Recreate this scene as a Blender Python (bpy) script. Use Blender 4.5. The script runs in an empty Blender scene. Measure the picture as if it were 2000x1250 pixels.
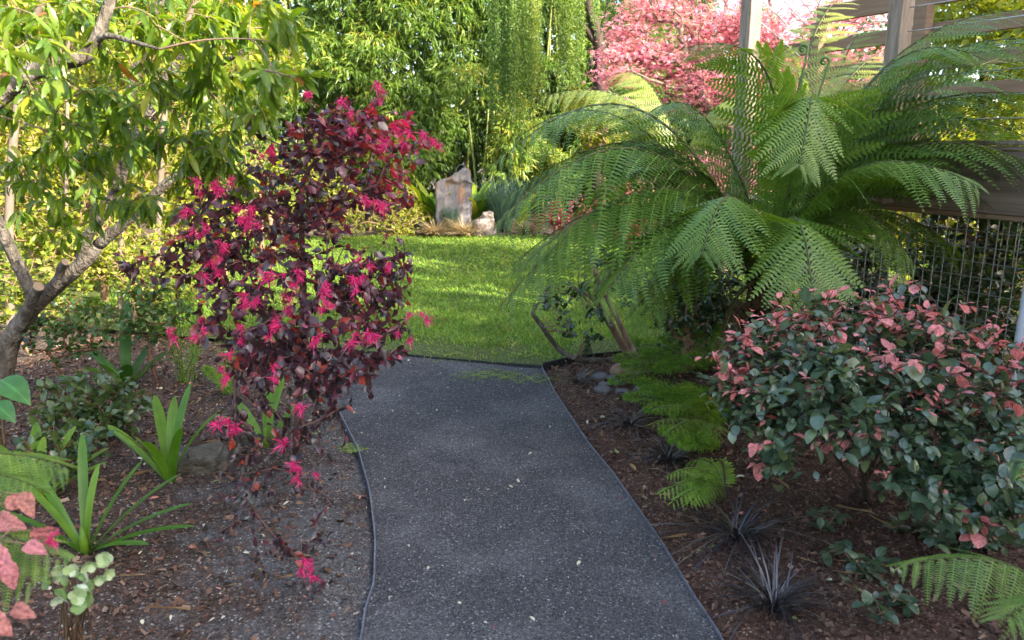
import bpy, math, random
import numpy as np
from mathutils import Vector, Matrix

# ------------------------------------------------------------------ camera, sky, sun, exposure
scene = bpy.context.scene
COL = scene.collection
CAM_Z = 1.6
FPX = 1500.0                      # focal length in photograph pixels (2000 wide)
PITCH = math.atan(340.0 / FPX)
cam_data = bpy.data.cameras.new('camera')
cam_data.sensor_width = 36.0
cam_data.lens = 36.0 * FPX / 2000.0
cam_data.clip_start = 0.05
cam_data.clip_end = 500.0
cam_data.dof.use_dof = True
cam_data.dof.focus_distance = 4.6
cam_data.dof.aperture_fstop = 4.5
cam = bpy.data.objects.new('camera', cam_data)
cam.location = (0, 0, CAM_Z)
cam.rotation_euler = (math.pi / 2 - PITCH, 0, 0)
COL.objects.link(cam)
scene.camera = cam

SUN_AZ = math.radians(125.0)      # clockwise from +Y (the view direction)
SUN_EL = math.radians(30.0)
world = bpy.data.worlds.new('World')
scene.world = world
world.use_nodes = True
wn = world.node_tree.nodes
wl = world.node_tree.links
wn.clear()
w_out = wn.new('ShaderNodeOutputWorld')
w_bg = wn.new('ShaderNodeBackground')
w_sky = wn.new('ShaderNodeTexSky')
w_sky.sky_type = 'NISHITA'
w_sky.sun_disc = False
w_sky.sun_elevation = SUN_EL
w_sky.sun_rotation = SUN_AZ
w_sky.air_density = 1.0
w_sky.dust_density = 3.0
w_sky.ozone_density = 0.6
w_bg.inputs['Strength'].default_value = 0.15
wl.new(w_sky.outputs[0], w_bg.inputs[0])
wl.new(w_bg.outputs[0], w_out.inputs[0])

sun_data = bpy.data.lights.new('sun', 'SUN')
sun_data.energy = 3.8
sun_data.angle = math.radians(0.6)
sun_data.color = (1.0, 0.90, 0.74)
sun = bpy.data.objects.new('sun', sun_data)
to_sun = Vector((math.sin(SUN_AZ) * math.cos(SUN_EL), math.cos(SUN_AZ) * math.cos(SUN_EL), math.sin(SUN_EL)))
sun.rotation_euler = (-to_sun).to_track_quat('-Z', 'Y').to_euler()
sun.location = to_sun * 30
COL.objects.link(sun)

scene.view_settings.view_transform = 'Standard'
scene.view_settings.look = 'None'
scene.view_settings.gamma = 1.0
scene.view_settings.exposure = 2.45
scene.render.engine = 'CYCLES'
scene.cycles.max_bounces = 8
scene.cycles.diffuse_bounces = 4
scene.cycles.glossy_bounces = 3
scene.cycles.transmission_bounces = 4
scene.cycles.transparent_max_bounces = 8
scene.cycles.use_denoising = True
scene.cycles.use_adaptive_sampling = True
scene.cycles.adaptive_threshold = 0.02

# ------------------------------------------------------------------ helpers
RNG = np.random.default_rng(11)
_c, _s = math.cos(PITCH), math.sin(PITCH)


def ray(px, py):
    cx = (px - 1000.0) / FPX
    cy = (625.0 - py) / FPX
    return np.array([cx, _c + cy * _s, -_s + cy * _c])


def W(px, py, Y):
    """the place in the garden that lies Y metres ahead on a sight line"""
    d = ray(px, py)
    return np.array([0, 0, CAM_Z]) + d * (Y / d[1])


def G(px, py, z=0.0):
    d = ray(px, py)
    t = (z - CAM_Z) / d[2]
    return np.array([0, 0, CAM_Z]) + d * t


def nrm(v):
    v = np.asarray(v, float)
    return v / np.maximum(np.linalg.norm(v, axis=-1, keepdims=True), 1e-9)


def frames(d, n):
    """rotation matrices whose columns are side, along, up"""
    y = nrm(d)
    x = nrm(np.cross(y, n))
    z = np.cross(x, y)
    return np.stack([x, y, z], axis=-1)


class Acc:
    """collects triangles and quads for ONE mesh"""
    def __init__(self):
        self.v, self.t, self.q, self.c, self.n = [], [], [], [], 0
        self.tm, self.qm = [], []

    def add(self, v, tris=None, quads=None, tint=None, mat=0):
        v = np.asarray(v, float).reshape(-1, 3)
        if tint is None:
            tint = np.zeros((len(v), 3))
        self.v.append(v)
        self.c.append(np.broadcast_to(np.asarray(tint, float), (len(v), 3)))
        if tris is not None and len(tris):
            a = np.asarray(tris, int).reshape(-1, 3) + self.n
            self.t.append(a)
            self.tm.append(np.full(len(a), mat))
        if quads is not None and len(quads):
            a = np.asarray(quads, int).reshape(-1, 4) + self.n
            self.q.append(a)
            self.qm.append(np.full(len(a), mat))
        self.n += len(v)
        return self

    def mesh(self, name, mats, smooth=True, offset=None):
        me = bpy.data.meshes.new(name)
        if not isinstance(mats, (list, tuple)):
            mats = [mats]
        for m in mats:
            me.materials.append(m)
        if not self.v:
            return me
        v = np.concatenate(self.v)
        if offset is not None:
            v = v - np.asarray(offset)
        c = np.concatenate(self.c)
        t = np.concatenate(self.t) if self.t else np.zeros((0, 3), int)
        q = np.concatenate(self.q) if self.q else np.zeros((0, 4), int)
        nt, nq = len(t), len(q)
        me.vertices.add(len(v))
        me.vertices.foreach_set('co', v.astype(np.float32).ravel())
        me.loops.add(nt * 3 + nq * 4)
        me.loops.foreach_set('vertex_index', np.concatenate([t.ravel(), q.ravel()]).astype(np.int32))
        me.polygons.add(nt + nq)
        ls = np.concatenate([np.arange(nt) * 3, nt * 3 + np.arange(nq) * 4])
        me.polygons.foreach_set('loop_start', ls.astype(np.int32))
        mi = np.concatenate(self.tm + self.qm) if (self.tm or self.qm) else np.zeros(0, int)
        me.polygons.foreach_set('material_index', mi.astype(np.int32))
        me.polygons.foreach_set('use_smooth', np.full(nt + nq, bool(smooth)))
        at = me.attributes.new('tint', 'FLOAT_COLOR', 'POINT')
        rgba = np.ones((len(v), 4), np.float32)
        rgba[:, :3] = c
        at.data.foreach_set('color', rgba.ravel())
        me.update(calc_edges=True)
        me.validate()
        return me


def link(name, data, parent=None, loc=(0, 0, 0)):
    o = bpy.data.objects.new(name, data)
    COL.objects.link(o)
    o.location = loc
    if parent is not None:
        o.parent = parent
    return o


def tag(o, label=None, cat=None, group=None, kind=None):
    if label:
        o['label'] = label
    if cat:
        o['category'] = cat
    if group:
        o['group'] = group
    if kind:
        o['kind'] = kind
    return o


def thing(name, base, label, cat, group=None):
    o = link(name, None, None, tuple(base))
    o.empty_display_size = 0.1
    return tag(o, label, cat, group)


def part(name, acc, mats, parent, smooth=True, kind=None, label=None, origin=None):
    """a mesh part in world coordinates under a top-level thing placed without rotation"""
    org = np.array(parent.location) if parent is not None else np.zeros(3)
    if parent is not None and parent.parent is not None:
        org = org + np.array(parent.parent.location)
    o = link(name, acc.mesh(name, mats, smooth, offset=org), parent)
    return tag(o, label=label, kind=kind)


def solid(name, acc, mats, label, cat, base=None, smooth=False, group=None):
    """a thing that is one mesh"""
    base = np.zeros(3) if base is None else np.asarray(base)
    o = link(name, acc.mesh(name, mats, smooth, offset=base), None, tuple(base))
    return tag(o, label, cat, group)


def structure(name, acc, mats, smooth=True):
    o = link(name, acc.mesh(name, mats, smooth))
    return tag(o, kind='structure')


def place(name, me, parent, pos, R, s):
    """an object with shared mesh data at a world place under an unrotated parent"""
    o = bpy.data.objects.new(name, me)
    COL.objects.link(o)
    org = np.array(parent.location)
    if parent.parent is not None:
        org = org + np.array(parent.parent.location)
    sv = np.ones(3) * s if np.ndim(s) == 0 else np.asarray(s)
    m = Matrix.Identity(4)
    M3 = R * sv[None, :]
    for i in range(3):
        for j in range(3):
            m[i][j] = float(M3[i, j])
        m[i][3] = float(pos[i] - org[i])
    o.parent = parent
    o.matrix_local = m
    return o


# ---- leaf shapes: side x, along y (0..1), up z
def leaf_shape(ts, ws, fold=0.25, curl=0.25, wave=0.0, twist=0.0):
    v, c = [], []
    q, t = [], []
    rows = []
    for k, (tt, w) in enumerate(zip(ts, ws)):
        z = -curl * tt * tt
        y = tt * (1 - 0.15 * curl * tt)
        wv = wave * (1 if k % 2 else -1)
        if w <= 1e-6:
            rows.append([len(v)])
            v.append((0, y, z)); c.append((tt, 0))
        else:
            rows.append([len(v), len(v) + 1, len(v) + 2])
            v += [(-w, y, z + fold * w + wv), (0, y, z), (w, y, z + fold * w - wv * 0.7)]
            c += [(tt, 1), (tt, 0), (tt, 1)]
    for a, b in zip(rows[:-1], rows[1:]):
        if len(a) == 1 and len(b) == 3:
            t += [(a[0], b[1], b[0]), (a[0], b[2], b[1])]
        elif len(a) == 3 and len(b) == 1:
            t += [(a[0], a[1], b[0]), (a[1], a[2], b[0])]
        elif len(a) == 3 and len(b) == 3:
            q += [(a[0], a[1], b[1], b[0]), (a[1], a[2], b[2], b[1])]
    return np.array(v, float), np.array(t, int).reshape(-1, 3), np.array(q, int).reshape(-1, 4), np.array(c, float)


OVAL = leaf_shape([0, .08, .22, .42, .62, .8, .92, 1], [0, .05, .22, .31, .29, .2, .09, 0], .22, .25)
PLUM_A = leaf_shape([0, .08, .22, .4, .58, .75, .9, 1], [0, .06, .20, .27, .25, .17, .07, 0], .30, .35, wave=.012)
PLUM_B = leaf_shape([0, .08, .2, .38, .58, .76, .9, 1], [0, .10, .25, .33, .30, .20, .08, 0], .15, .10, wave=.02)
OVAL_LOW = leaf_shape([0, .3, .7, 1], [0, .27, .25, 0], .25, .2)
ROUND = leaf_shape([0, .1, .25, .45, .68, .86, .96, 1], [0, .16, .31, .39, .36, .22, .09, 0], .18, .3)
LANCE = leaf_shape([0, .1, .25, .42, .6, .78, .92, 1], [0, .04, .1, .14, .14, .1, .05, 0], .25, .3, wave=.02)
LANCE_LOW = leaf_shape([0, .35, .7, 1], [0, .12, .11, 0], .25, .3)
BAMBOO = leaf_shape([0, .3, 1], [0, .075, 0], .3, .3)
SMALL = leaf_shape([0, .45, 1], [0, .3, 0], .3, .15)
HEART = leaf_shape([0, .04, .16, .34, .55, .75, .9, 1], [0, .2, .37, .43, .37, .24, .1, 0], .12, .35)
STRAP = leaf_shape([0, .1, .25, .4, .55, .7, .82, .92, .98, 1], [.04, .045, .052, .06, .062, .062, .058, .042, .02, 0], .35, .5)
BLADE = leaf_shape([0, .5, 1], [.03, .025, 0], .1, .35)
CHIP = (np.array([(-.5, -.5, 0), (.5, -.38, .06), (.42, .5, 0), (-.4, .42, .1)]), np.array([(0, 1, 2), (0, 2, 3)]), np.zeros((0, 4), int), np.zeros((4, 2)))
GRAIN = (np.array([(-.5, -.3, 0), (.5, -.35, 0), (0, .55, 0), (.05, 0, .55)]), np.array([(0, 1, 3), (1, 2, 3), (2, 0, 3)]), np.zeros((0, 4), int), np.zeros((4, 2)))


def scatter(acc, shape, pos, R, scale, tint, mat=0):
    """adds N copies of a small shape to one mesh"""
    V, T, Q, C = shape
    N = len(pos)
    if N == 0:
        return
    scale = np.asarray(scale, float)
    if scale.ndim == 1:
        scale = scale[:, None].repeat(3, 1)
    P = V[None] * scale[:, None, :]
    P = np.einsum('nij,nkj->nki', R, P) + pos[:, None, :]
    k = len(V)
    off = (np.arange(N) * k)[:, None, None]
    col = np.zeros((N, k, 3))
    col[..., 0] = np.asarray(tint)[:, None]
    col[..., 1] = C[None, :, 0]
    col[..., 2] = C[None, :, 1]
    acc.add(P.reshape(-1, 3), (T[None] + off).reshape(-1, 3) if len(T) else None,
            (Q[None] + off).reshape(-1, 4) if len(Q) else None, col.reshape(-1, 3), mat)


def shape_mesh(name, shape, mat, tint):
    a = Acc()
    scatter(a, shape, np.zeros((1, 3)), np.eye(3)[None], np.ones(1), np.array([tint]))
    return a.mesh(name, mat)


def sweep(acc, pts, rad, sides=6, rough=0.0, rng=RNG, cap=True, tint=(0, 0, 0), mat=0):
    pts = np.asarray(pts, float)
    rad = np.broadcast_to(np.asarray(rad, float), (len(pts),))
    d = np.gradient(pts, axis=0)
    d = nrm(d)
    u = np.cross(d[0], (0.3, 0.2, 1.0))
    if np.linalg.norm(u) < 1e-3:
        u = np.cross(d[0], (1, 0, 0))
    u = nrm(u)
    ang = np.arange(sides) * 2 * math.pi / sides
    V = []
    for p, dd, r in zip(pts, d, rad):
        u = nrm(u - dd * np.dot(u, dd))
        w = np.cross(dd, u)
        rr = r * (1 + rough * rng.normal(size=sides)) if rough else np.full(sides, r)
        V.append(p + rr[:, None] * (np.cos(ang)[:, None] * u + np.sin(ang)[:, None] * w))
    V = np.concatenate(V)
    n = len(pts)
    i = np.arange(n - 1)[:, None] * sides
    j = np.arange(sides)[None]
    jn = (j + 1) % sides
    q = np.stack([i + j, i + jn, i + sides + jn, i + sides + j], -1).reshape(-1, 4)
    t = []
    if cap:
        V = np.concatenate([V, pts[:1], pts[-1:]])
        a, b = n * sides, n * sides + 1
        for k in range(sides):
            t.append((a, (k + 1) % sides, k))
            t.append((b, (n - 1) * sides + k, (n - 1) * sides + (k + 1) % sides))
    acc.add(V, t, q, tint, mat)


def curve(pts, n=12):
    """smooth Catmull-Rom line through points"""
    P = np.asarray(pts, float)
    if len(P) < 3:
        return P[0] + (P[1] - P[0]) * np.linspace(0, 1, n)[:, None]
    Q = np.concatenate([[2 * P[0] - P[1]], P, [2 * P[-1] - P[-2]]])
    out = []
    for k in range(1, len(Q) - 2):
        t = np.linspace(0, 1, n, endpoint=False)[:, None]
        a, b, c, d = Q[k - 1], Q[k], Q[k + 1], Q[k + 2]
        out.append(.5 * ((2 * b) + (-a + c) * t + (2 * a - 5 * b + 4 * c - d) * t ** 2 + (-a + 3 * b - 3 * c + d) * t ** 3))
    out.append(P[-1:])
    return np.concatenate(out)


def bezier(P, n):
    P = np.asarray(P, float)
    t = np.linspace(0, 1, n)[:, None]
    if len(P) == 3:
        return (1 - t) ** 2 * P[0] + 2 * t * (1 - t) * P[1] + t ** 2 * P[2]
    return (1 - t) ** 3 * P[0] + 3 * t * (1 - t) ** 2 * P[1] + 3 * t ** 2 * (1 - t) * P[2] + t ** 3 * P[3]


def box(acc, c, size, rz=0.0, mat=0, tint=(0, 0, 0), bevel=0.0, R=None):
    x, y, z = np.asarray(size) / 2.0
    b = bevel
    if b <= 0:
        V = np.array([(-x, -y, -z), (x, -y, -z), (x, y, -z), (-x, y, -z), (-x, -y, z), (x, -y, z), (x, y, z), (-x, y, z)])
        q = [(0, 3, 2, 1), (4, 5, 6, 7), (0, 1, 5, 4), (1, 2, 6, 5), (2, 3, 7, 6), (3, 0, 4, 7)]
    else:
        V, q = [], []
        ring = lambda zz, e: [(-x + e, -y + e, zz), (x - e, -y + e, zz), (x - e, y - e, zz), (-x + e, y - e, zz)]
        V = ring(-z, b) + ring(-z + b, 0) + ring(z - b, 0) + ring(z, b)
        V = np.array(V)
        q = [(3, 2, 1, 0), (12, 13, 14, 15)]
        for l in range(3):
            for k in range(4):
                a0 = l * 4 + k
                a1 = l * 4 + (k + 1) % 4
                q.append((a0, a1, a1 + 4, a0 + 4))
    if R is None:
        cz, sz = math.cos(rz), math.sin(rz)
        R = np.array([[cz, -sz, 0], [sz, cz, 0], [0, 0, 1]])
    acc.add(V @ R.T + np.asarray(c, float), None, q, tint, mat)


# ---- branching: each leaf tip is joined to the nearest wood that leads to it
def grow(trunk_pts, tips, rng, jitter=.12, sag=0.0, step=.12, mind=0.35):
    nodes = [np.asarray(p, float) for p in trunk_pts]
    par = [-1] + list(range(len(nodes) - 1))
    plen = [0.0]
    for k in range(1, len(nodes)):
        plen.append(plen[-1] + np.linalg.norm(nodes[k] - nodes[k - 1]))
    arr = np.zeros((len(nodes) + len(tips) * 12 + 10, 3))
    pl = np.zeros(len(arr))
    n = len(nodes)
    arr[:n] = nodes
    pl[:n] = plen
    root = arr[min(n - 1, max(1, n // 2))]
    order = np.argsort(np.linalg.norm(tips - root, axis=1))
    tipnode = []
    for k in order:
        p = tips[k]
        d = np.linalg.norm(arr[1:n] - p, axis=1) if n > 1 else np.linalg.norm(arr[:n] - p, axis=1)
        cost = d + mind * pl[1:n] if n > 1 else d
        a = int(np.argmin(cost)) + (1 if n > 1 else 0)
        dist = np.linalg.norm(arr[a] - p)
        m = int(min(8, max(1, dist / step)))
        prev = a
        side = rng.normal(size=3) * jitter * dist
        for i in range(1, m + 1):
            f = i / m
            q = arr[a] * (1 - f) + p * f + side * math.sin(math.pi * f) * .5
            q[2] += sag * dist * math.sin(math.pi * f)
            arr[n] = q
            pl[n] = pl[prev] + np.linalg.norm(q - arr[prev])
            par.append(prev)
            prev = n
            n += 1
        tipnode.append((k, prev))
    tn = np.zeros(len(tips), int)
    for k, nd in tipnode:
        tn[k] = nd
    return arr[:n], np.array(par), tn


def wood(acc, nodes, par, tips_n, rtip=.0022, power=.45, sides=5, rmax=.2, rough=0.0, rng=RNG, tint=0.0, base_r=None):
    n = len(nodes)
    cnt = np.zeros(n)
    for k in tips_n:
        cnt[k] += 1
    for i in range(n - 1, 0, -1):
        if par[i] >= 0:
            cnt[par[i]] += cnt[i]
    r = np.minimum(rtip * np.maximum(cnt, 1) ** power, rmax)
    main = np.full(n, -1)
    best = np.zeros(n)
    for i in range(1, n):
        p = par[i]
        if cnt[i] > best[p]:
            best[p] = cnt[i]
            main[p] = i
    started = [0] + [i for i in range(1, n) if main[par[i]] != i]
    for s0 in started:
        ch = []
        rr = []
        if s0 != 0:
            ch.append(nodes[par[s0]])
            rr.append(min(r[s0] * 1.15, r[par[s0]]))
        k = s0
        while k >= 0:
            ch.append(nodes[k])
            rr.append(r[k])
            k = main[k]
        if len(ch) >= 2:
            sweep(acc, ch, np.array(rr), sides if max(rr) > .006 else 4, rough, rng, cap=False, tint=(tint, 0, 0))
    return r


def blob_points(blobs, rng, shell=.55):
    """tips inside a union of ellipsoids: (centre, radii, count), most of them near the surface"""
    out = []
    for c, r, n in blobs:
        u = nrm(rng.normal(size=(n, 3)))
        rad = (shell + (1 - shell) * rng.random(n)) ** 1.0
        rad = np.where(rng.random(n) < .25, rng.random(n), rad)
        out.append(np.asarray(c) + u * rad[:, None] * np.asarray(r))
    return np.concatenate(out)


def in_view(p, margin=60):
    d = p - np.array([0, 0, CAM_Z])
    f = d[:, 1] * _c - d[:, 2] * _s
    x = d[:, 0] / np.maximum(f, 1e-3) * FPX + 1000
    y = 625 - (d[:, 1] * _s + d[:, 2] * _c) / np.maximum(f, 1e-3) * FPX
    return (f > .2) & (x > -margin) & (x < 2000 + margin) & (y > -margin) & (y < 1250 + margin), f, x, y


# ------------------------------------------------------------------ materials
def new_mat(name):
    m = bpy.data.materials.new(name)
    m.use_nodes = True
    nt = m.node_tree
    nt.nodes.clear()
    out = nt.nodes.new('ShaderNodeOutputMaterial')
    return m, nt.nodes, nt.links, out


def ramp(nodes, stops, interp='LINEAR'):
    r = nodes.new('ShaderNodeValToRGB')
    r.color_ramp.interpolation = interp
    el = r.color_ramp.elements
    while len(el) < len(stops):
        el.new(0.5)
    for e, (p, c) in zip(el, stops):
        e.position = p
        e.color = (*c, 1)
    return r


def leaf_mat(name, stops, rough=.42, trans=.35, gain=(1.5, 1.45, .55), rib=.25, spec=.5, noise=.25, nscale=40.0, coat=0.0):
    m, N, L, out = new_mat(name)
    at = N.new('ShaderNodeAttribute')
    at.attribute_name = 'tint'
    sep = N.new('ShaderNodeSeparateColor')
    L.new(at.outputs['Color'], sep.inputs[0])
    rp = ramp(N, stops)
    L.new(sep.outputs[0], rp.inputs[0])
    geo = N.new('ShaderNodeNewGeometry')
    nz = N.new('ShaderNodeTexNoise')
    nz.inputs['Scale'].default_value = nscale
    nz.inputs['Detail'].default_value = 2
    L.new(geo.outputs['Position'], nz.inputs['Vector'])
    mr = N.new('ShaderNodeMapRange')
    mr.inputs['From Min'].default_value = .3
    mr.inputs['From Max'].default_value = .7
    mr.inputs['To Min'].default_value = 1 - noise
    mr.inputs['To Max'].default_value = 1 + noise
    L.new(nz.outputs['Fac'], mr.inputs['Value'])
    # paler midrib
    rb = N.new('ShaderNodeMapRange')
    rb.inputs['From Min'].default_value = .0
    rb.inputs['From Max'].default_value = .16
    rb.inputs['To Min'].default_value = 1 + rib
    rb.inputs['To Max'].default_value = 1.0
    L.new(sep.outputs[2], rb.inputs['Value'])
    mu = N.new('ShaderNodeMath'); mu.operation = 'MULTIPLY'
    L.new(mr.outputs[0], mu.inputs[0]); L.new(rb.outputs[0], mu.inputs[1])
    vm = N.new('ShaderNodeVectorMath'); vm.operation = 'SCALE'
    L.new(rp.outputs[0], vm.inputs[0]); L.new(mu.outputs[0], vm.inputs['Scale'])
    bs = N.new('ShaderNodeBsdfPrincipled')
    bs.inputs['Roughness'].default_value = rough
    bs.inputs['Specular IOR Level'].default_value = spec
    bs.inputs['Coat Weight'].default_value = coat
    L.new(vm.outputs[0], bs.inputs['Base Color'])
    tg = N.new('ShaderNodeVectorMath'); tg.operation = 'MULTIPLY'
    tg.inputs[1].default_value = gain
    L.new(vm.outputs[0], tg.inputs[0])
    tr = N.new('ShaderNodeBsdfTranslucent')
    L.new(tg.outputs[0], tr.inputs['Color'])
    mx = N.new('ShaderNodeMixShader')
    mx.inputs[0].default_value = trans
    L.new(bs.outputs[0], mx.inputs[1]); L.new(tr.outputs[0], mx.inputs[2])
    L.new(mx.outputs[0], out.inputs['Surface'])
    return m


def rough_mat(name, c1, c2, scale=8.0, rough=.85, bump=.4, stretch=(1, 1, 1), c3=None, detail=6, bscale=None, bdist=.01, spec=.3, metal=0.0):
    m, N, L, out = new_mat(name)
    tc = N.new('ShaderNodeTexCoord')
    mp = N.new('ShaderNodeMapping')
    mp.inputs['Scale'].default_value = stretch
    L.new(tc.outputs['Object'], mp.inputs['Vector'])
    nz = N.new('ShaderNodeTexNoise')
    nz.inputs['Scale'].default_value = scale
    nz.inputs['Detail'].default_value = detail
    nz.inputs['Roughness'].default_value = .65
    L.new(mp.outputs[0], nz.inputs['Vector'])
    st = [(.3, c1), (.7, c2)] if c3 is None else [(.28, c1), (.5, c2), (.72, c3)]
    rp = ramp(N, st)
    L.new(nz.outputs['Fac'], rp.inputs[0])
    bs = N.new('ShaderNodeBsdfPrincipled')
    bs.inputs['Roughness'].default_value = rough
    bs.inputs['Specular IOR Level'].default_value = spec
    bs.inputs['Metallic'].default_value = metal
    L.new(rp.outputs[0], bs.inputs['Base Color'])
    if bump:
        nb = N.new('ShaderNodeTexNoise')
        nb.inputs['Scale'].default_value = bscale or scale * 3
        nb.inputs['Detail'].default_value = 5
        L.new(mp.outputs[0], nb.inputs['Vector'])
        bp = N.new('ShaderNodeBump')
        bp.inputs['Strength'].default_value = bump
        bp.inputs['Distance'].default_value = bdist
        L.new(nb.outputs['Fac'], bp.inputs['Height'])
        L.new(bp.outputs[0], bs.inputs['Normal'])
    L.new(bs.outputs[0], out.inputs['Surface'])
    return m


def ground_mat(name, dark, mid, light, speck, scale=60.0, speck_amt=.72, patch=None, patch_scale=1.2, rough=.9, bump=.6, patch_lo=.45, patch_hi=.62, grade=None, cell=0.0, cell_scale=150.0):
    """loose small material: two sizes of grain, pale specks, and larger patches of another colour"""
    m, N, L, out = new_mat(name)
    geo = N.new('ShaderNodeNewGeometry')
    n1 = N.new('ShaderNodeTexNoise'); n1.inputs['Scale'].default_value = scale; n1.inputs['Detail'].default_value = 8; n1.inputs['Roughness'].default_value = .75
    L.new(geo.outputs['Position'], n1.inputs['Vector'])
    r1 = ramp(N, [(.32, dark), (.5, mid), (.68, light)])
    L.new(n1.outputs['Fac'], r1.inputs[0])
    col = r1.outputs[0]
    if patch is not None:
        n2 = N.new('ShaderNodeTexNoise'); n2.inputs['Scale'].default_value = patch_scale; n2.inputs['Detail'].default_value = 6; n2.inputs['Roughness'].default_value = .6
        L.new(geo.outputs['Position'], n2.inputs['Vector'])
        mr = N.new('ShaderNodeMapRange'); mr.inputs['From Min'].default_value = patch_lo; mr.inputs['From Max'].default_value = patch_hi
        if grade is not None:
            sx = N.new('ShaderNodeSeparateXYZ'); L.new(geo.outputs['Position'], sx.inputs[0])
            gm = N.new('ShaderNodeMapRange'); gm.inputs['From Min'].default_value = grade[0]; gm.inputs['From Max'].default_value = grade[1]; gm.inputs['To Min'].default_value = -grade[2]; gm.inputs['To Max'].default_value = grade[2]
            L.new(sx.outputs[0], gm.inputs['Value'])
            ga = N.new('ShaderNodeMath'); ga.operation = 'ADD'
            L.new(n2.outputs['Fac'], ga.inputs[0]); L.new(gm.outputs[0], ga.inputs[1]); L.new(ga.outputs[0], mr.inputs['Value'])
        else:
            L.new(n2.outputs['Fac'], mr.inputs['Value'])
        r2 = ramp(N, [(.32, tuple(x * .6 for x in patch)), (.7, patch)])
        L.new(n1.outputs['Fac'], r2.inputs[0])
        mx = N.new('ShaderNodeMix'); mx.data_type = 'RGBA'
        L.new(mr.outputs[0], mx.inputs['Factor']); L.new(col, mx.inputs[6]); L.new(r2.outputs[0], mx.inputs[7])
        col = mx.outputs[2]
    vo = N.new('ShaderNodeTexVoronoi'); vo.inputs['Scale'].default_value = scale * 2.2
    L.new(geo.outputs['Position'], vo.inputs['Vector'])
    sp = N.new('ShaderNodeSeparateColor')
    L.new(vo.outputs['Color'], sp.inputs[0])
    gt = N.new('ShaderNodeMath'); gt.operation = 'GREATER_THAN'; gt.inputs[1].default_value = speck_amt
    L.new(sp.outputs[0], gt.inputs[0])
    mx2 = N.new('ShaderNodeMix'); mx2.data_type = 'RGBA'
    sc_ = N.new('ShaderNodeMath'); sc_.operation = 'MULTIPLY'
    L.new(gt.outputs[0], sc_.inputs[0]); L.new(sp.outputs[1], sc_.inputs[1])
    L.new(sc_.outputs[0], mx2.inputs['Factor']); L.new(col, mx2.inputs[6]); mx2.inputs[7].default_value = (*speck, 1)
    bs = N.new('ShaderNodeBsdfPrincipled')
    bs.inputs['Roughness'].default_value = rough
    bs.inputs['Specular IOR Level'].default_value = .25
    fin = mx2.outputs[2]
    if cell > 0:
        vc = N.new('ShaderNodeTexVoronoi'); vc.inputs['Scale'].default_value = cell_scale
        L.new(geo.outputs['Position'], vc.inputs['Vector'])
        sc2 = N.new('ShaderNodeSeparateColor'); L.new(vc.outputs['Color'], sc2.inputs[0])
        cm_ = N.new('ShaderNodeMapRange'); cm_.inputs['To Min'].default_value = 1 - cell; cm_.inputs['To Max'].default_value = 1 + cell
        L.new(sc2.outputs[0], cm_.inputs['Value'])
        vs = N.new('ShaderNodeVectorMath'); vs.operation = 'SCALE'
        L.new(fin, vs.inputs[0]); L.new(cm_.outputs[0], vs.inputs['Scale'])
        fin = vs.outputs[0]
    L.new(fin, bs.inputs['Base Color'])
    bp = N.new('ShaderNodeBump'); bp.inputs['Strength'].default_value = bump; bp.inputs['Distance'].default_value = .008
    ad = N.new('ShaderNodeMath'); ad.operation = 'ADD'
    L.new(n1.outputs['Fac'], ad.inputs[0]); L.new(vo.outputs['Distance'], ad.inputs[1])
    L.new(ad.outputs[0], bp.inputs['Height']); L.new(bp.outputs[0], bs.inputs['Normal'])
    L.new(bs.outputs[0], out.inputs['Surface'])
    return m


def tint_mat(name, stops, rough=.8, spec=.3):
    m, N, L, out = new_mat(name)
    at = N.new('ShaderNodeAttribute'); at.attribute_name = 'tint'
    sep = N.new('ShaderNodeSeparateColor'); L.new(at.outputs['Color'], sep.inputs[0])
    rp = ramp(N, stops); L.new(sep.outputs[0], rp.inputs[0])
    bs = N.new('ShaderNodeBsdfPrincipled')
    bs.inputs['Roughness'].default_value = rough
    bs.inputs['Specular IOR Level'].default_value = spec
    L.new(rp.outputs[0], bs.inputs['Base Color'])
    L.new(bs.outputs[0], out.inputs['Surface'])
    return m


M = {}
M['path'] = ground_mat('fine_dark_gravel', (.036, .034, .036), (.068, .065, .067), (.122, .117, .119), (.26, .25, .245), 70, .90, patch=(.165, .157, .156), patch_scale=1.7, patch_lo=.47, patch_hi=.66, cell=.55, cell_scale=190, bump=1.0)
M['bed_right'] = ground_mat('bark_mulch', (.024, .012, .008), (.07, .035, .023), (.14, .078, .052), (.28, .21, .15), 55, .9)
M['bed_left'] = ground_mat('mulch_and_grit', (.022, .013, .009), (.058, .036, .026), (.115, .078, .058), (.30, .27, .24), 60, .9, patch=(.115, .106, .102), patch_scale=2.2, patch_lo=.46, patch_hi=.62, grade=(-1.7, -.6, .16), cell=.5, cell_scale=130)
M['soil'] = ground_mat('garden_soil', (.03, .022, .015), (.07, .05, .035), (.13, .10, .07), (.2, .17, .12), 12, .9)
M['turf'] = ground_mat('turf_base', (.030, .045, .012), (.06, .085, .022), (.12, .13, .04), (.16, .16, .06), 40, .92, patch=(.17, .15, .09), patch_scale=2.2, patch_lo=.62, patch_hi=.8)
M['chips'] = tint_mat('bark_chips', [(0, (.026, .013, .009)), (.4, (.085, .043, .028)), (.75, (.16, .088, .056)), (.95, (.28, .20, .14)), (1, (.40, .33, .26))])
M['grit'] = tint_mat('gravel_grains', [(0, (.025, .024, .025)), (.5, (.078, .074, .075)), (.85, (.18, .172, .172)), (1, (.5, .48, .46))], .7)
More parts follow.
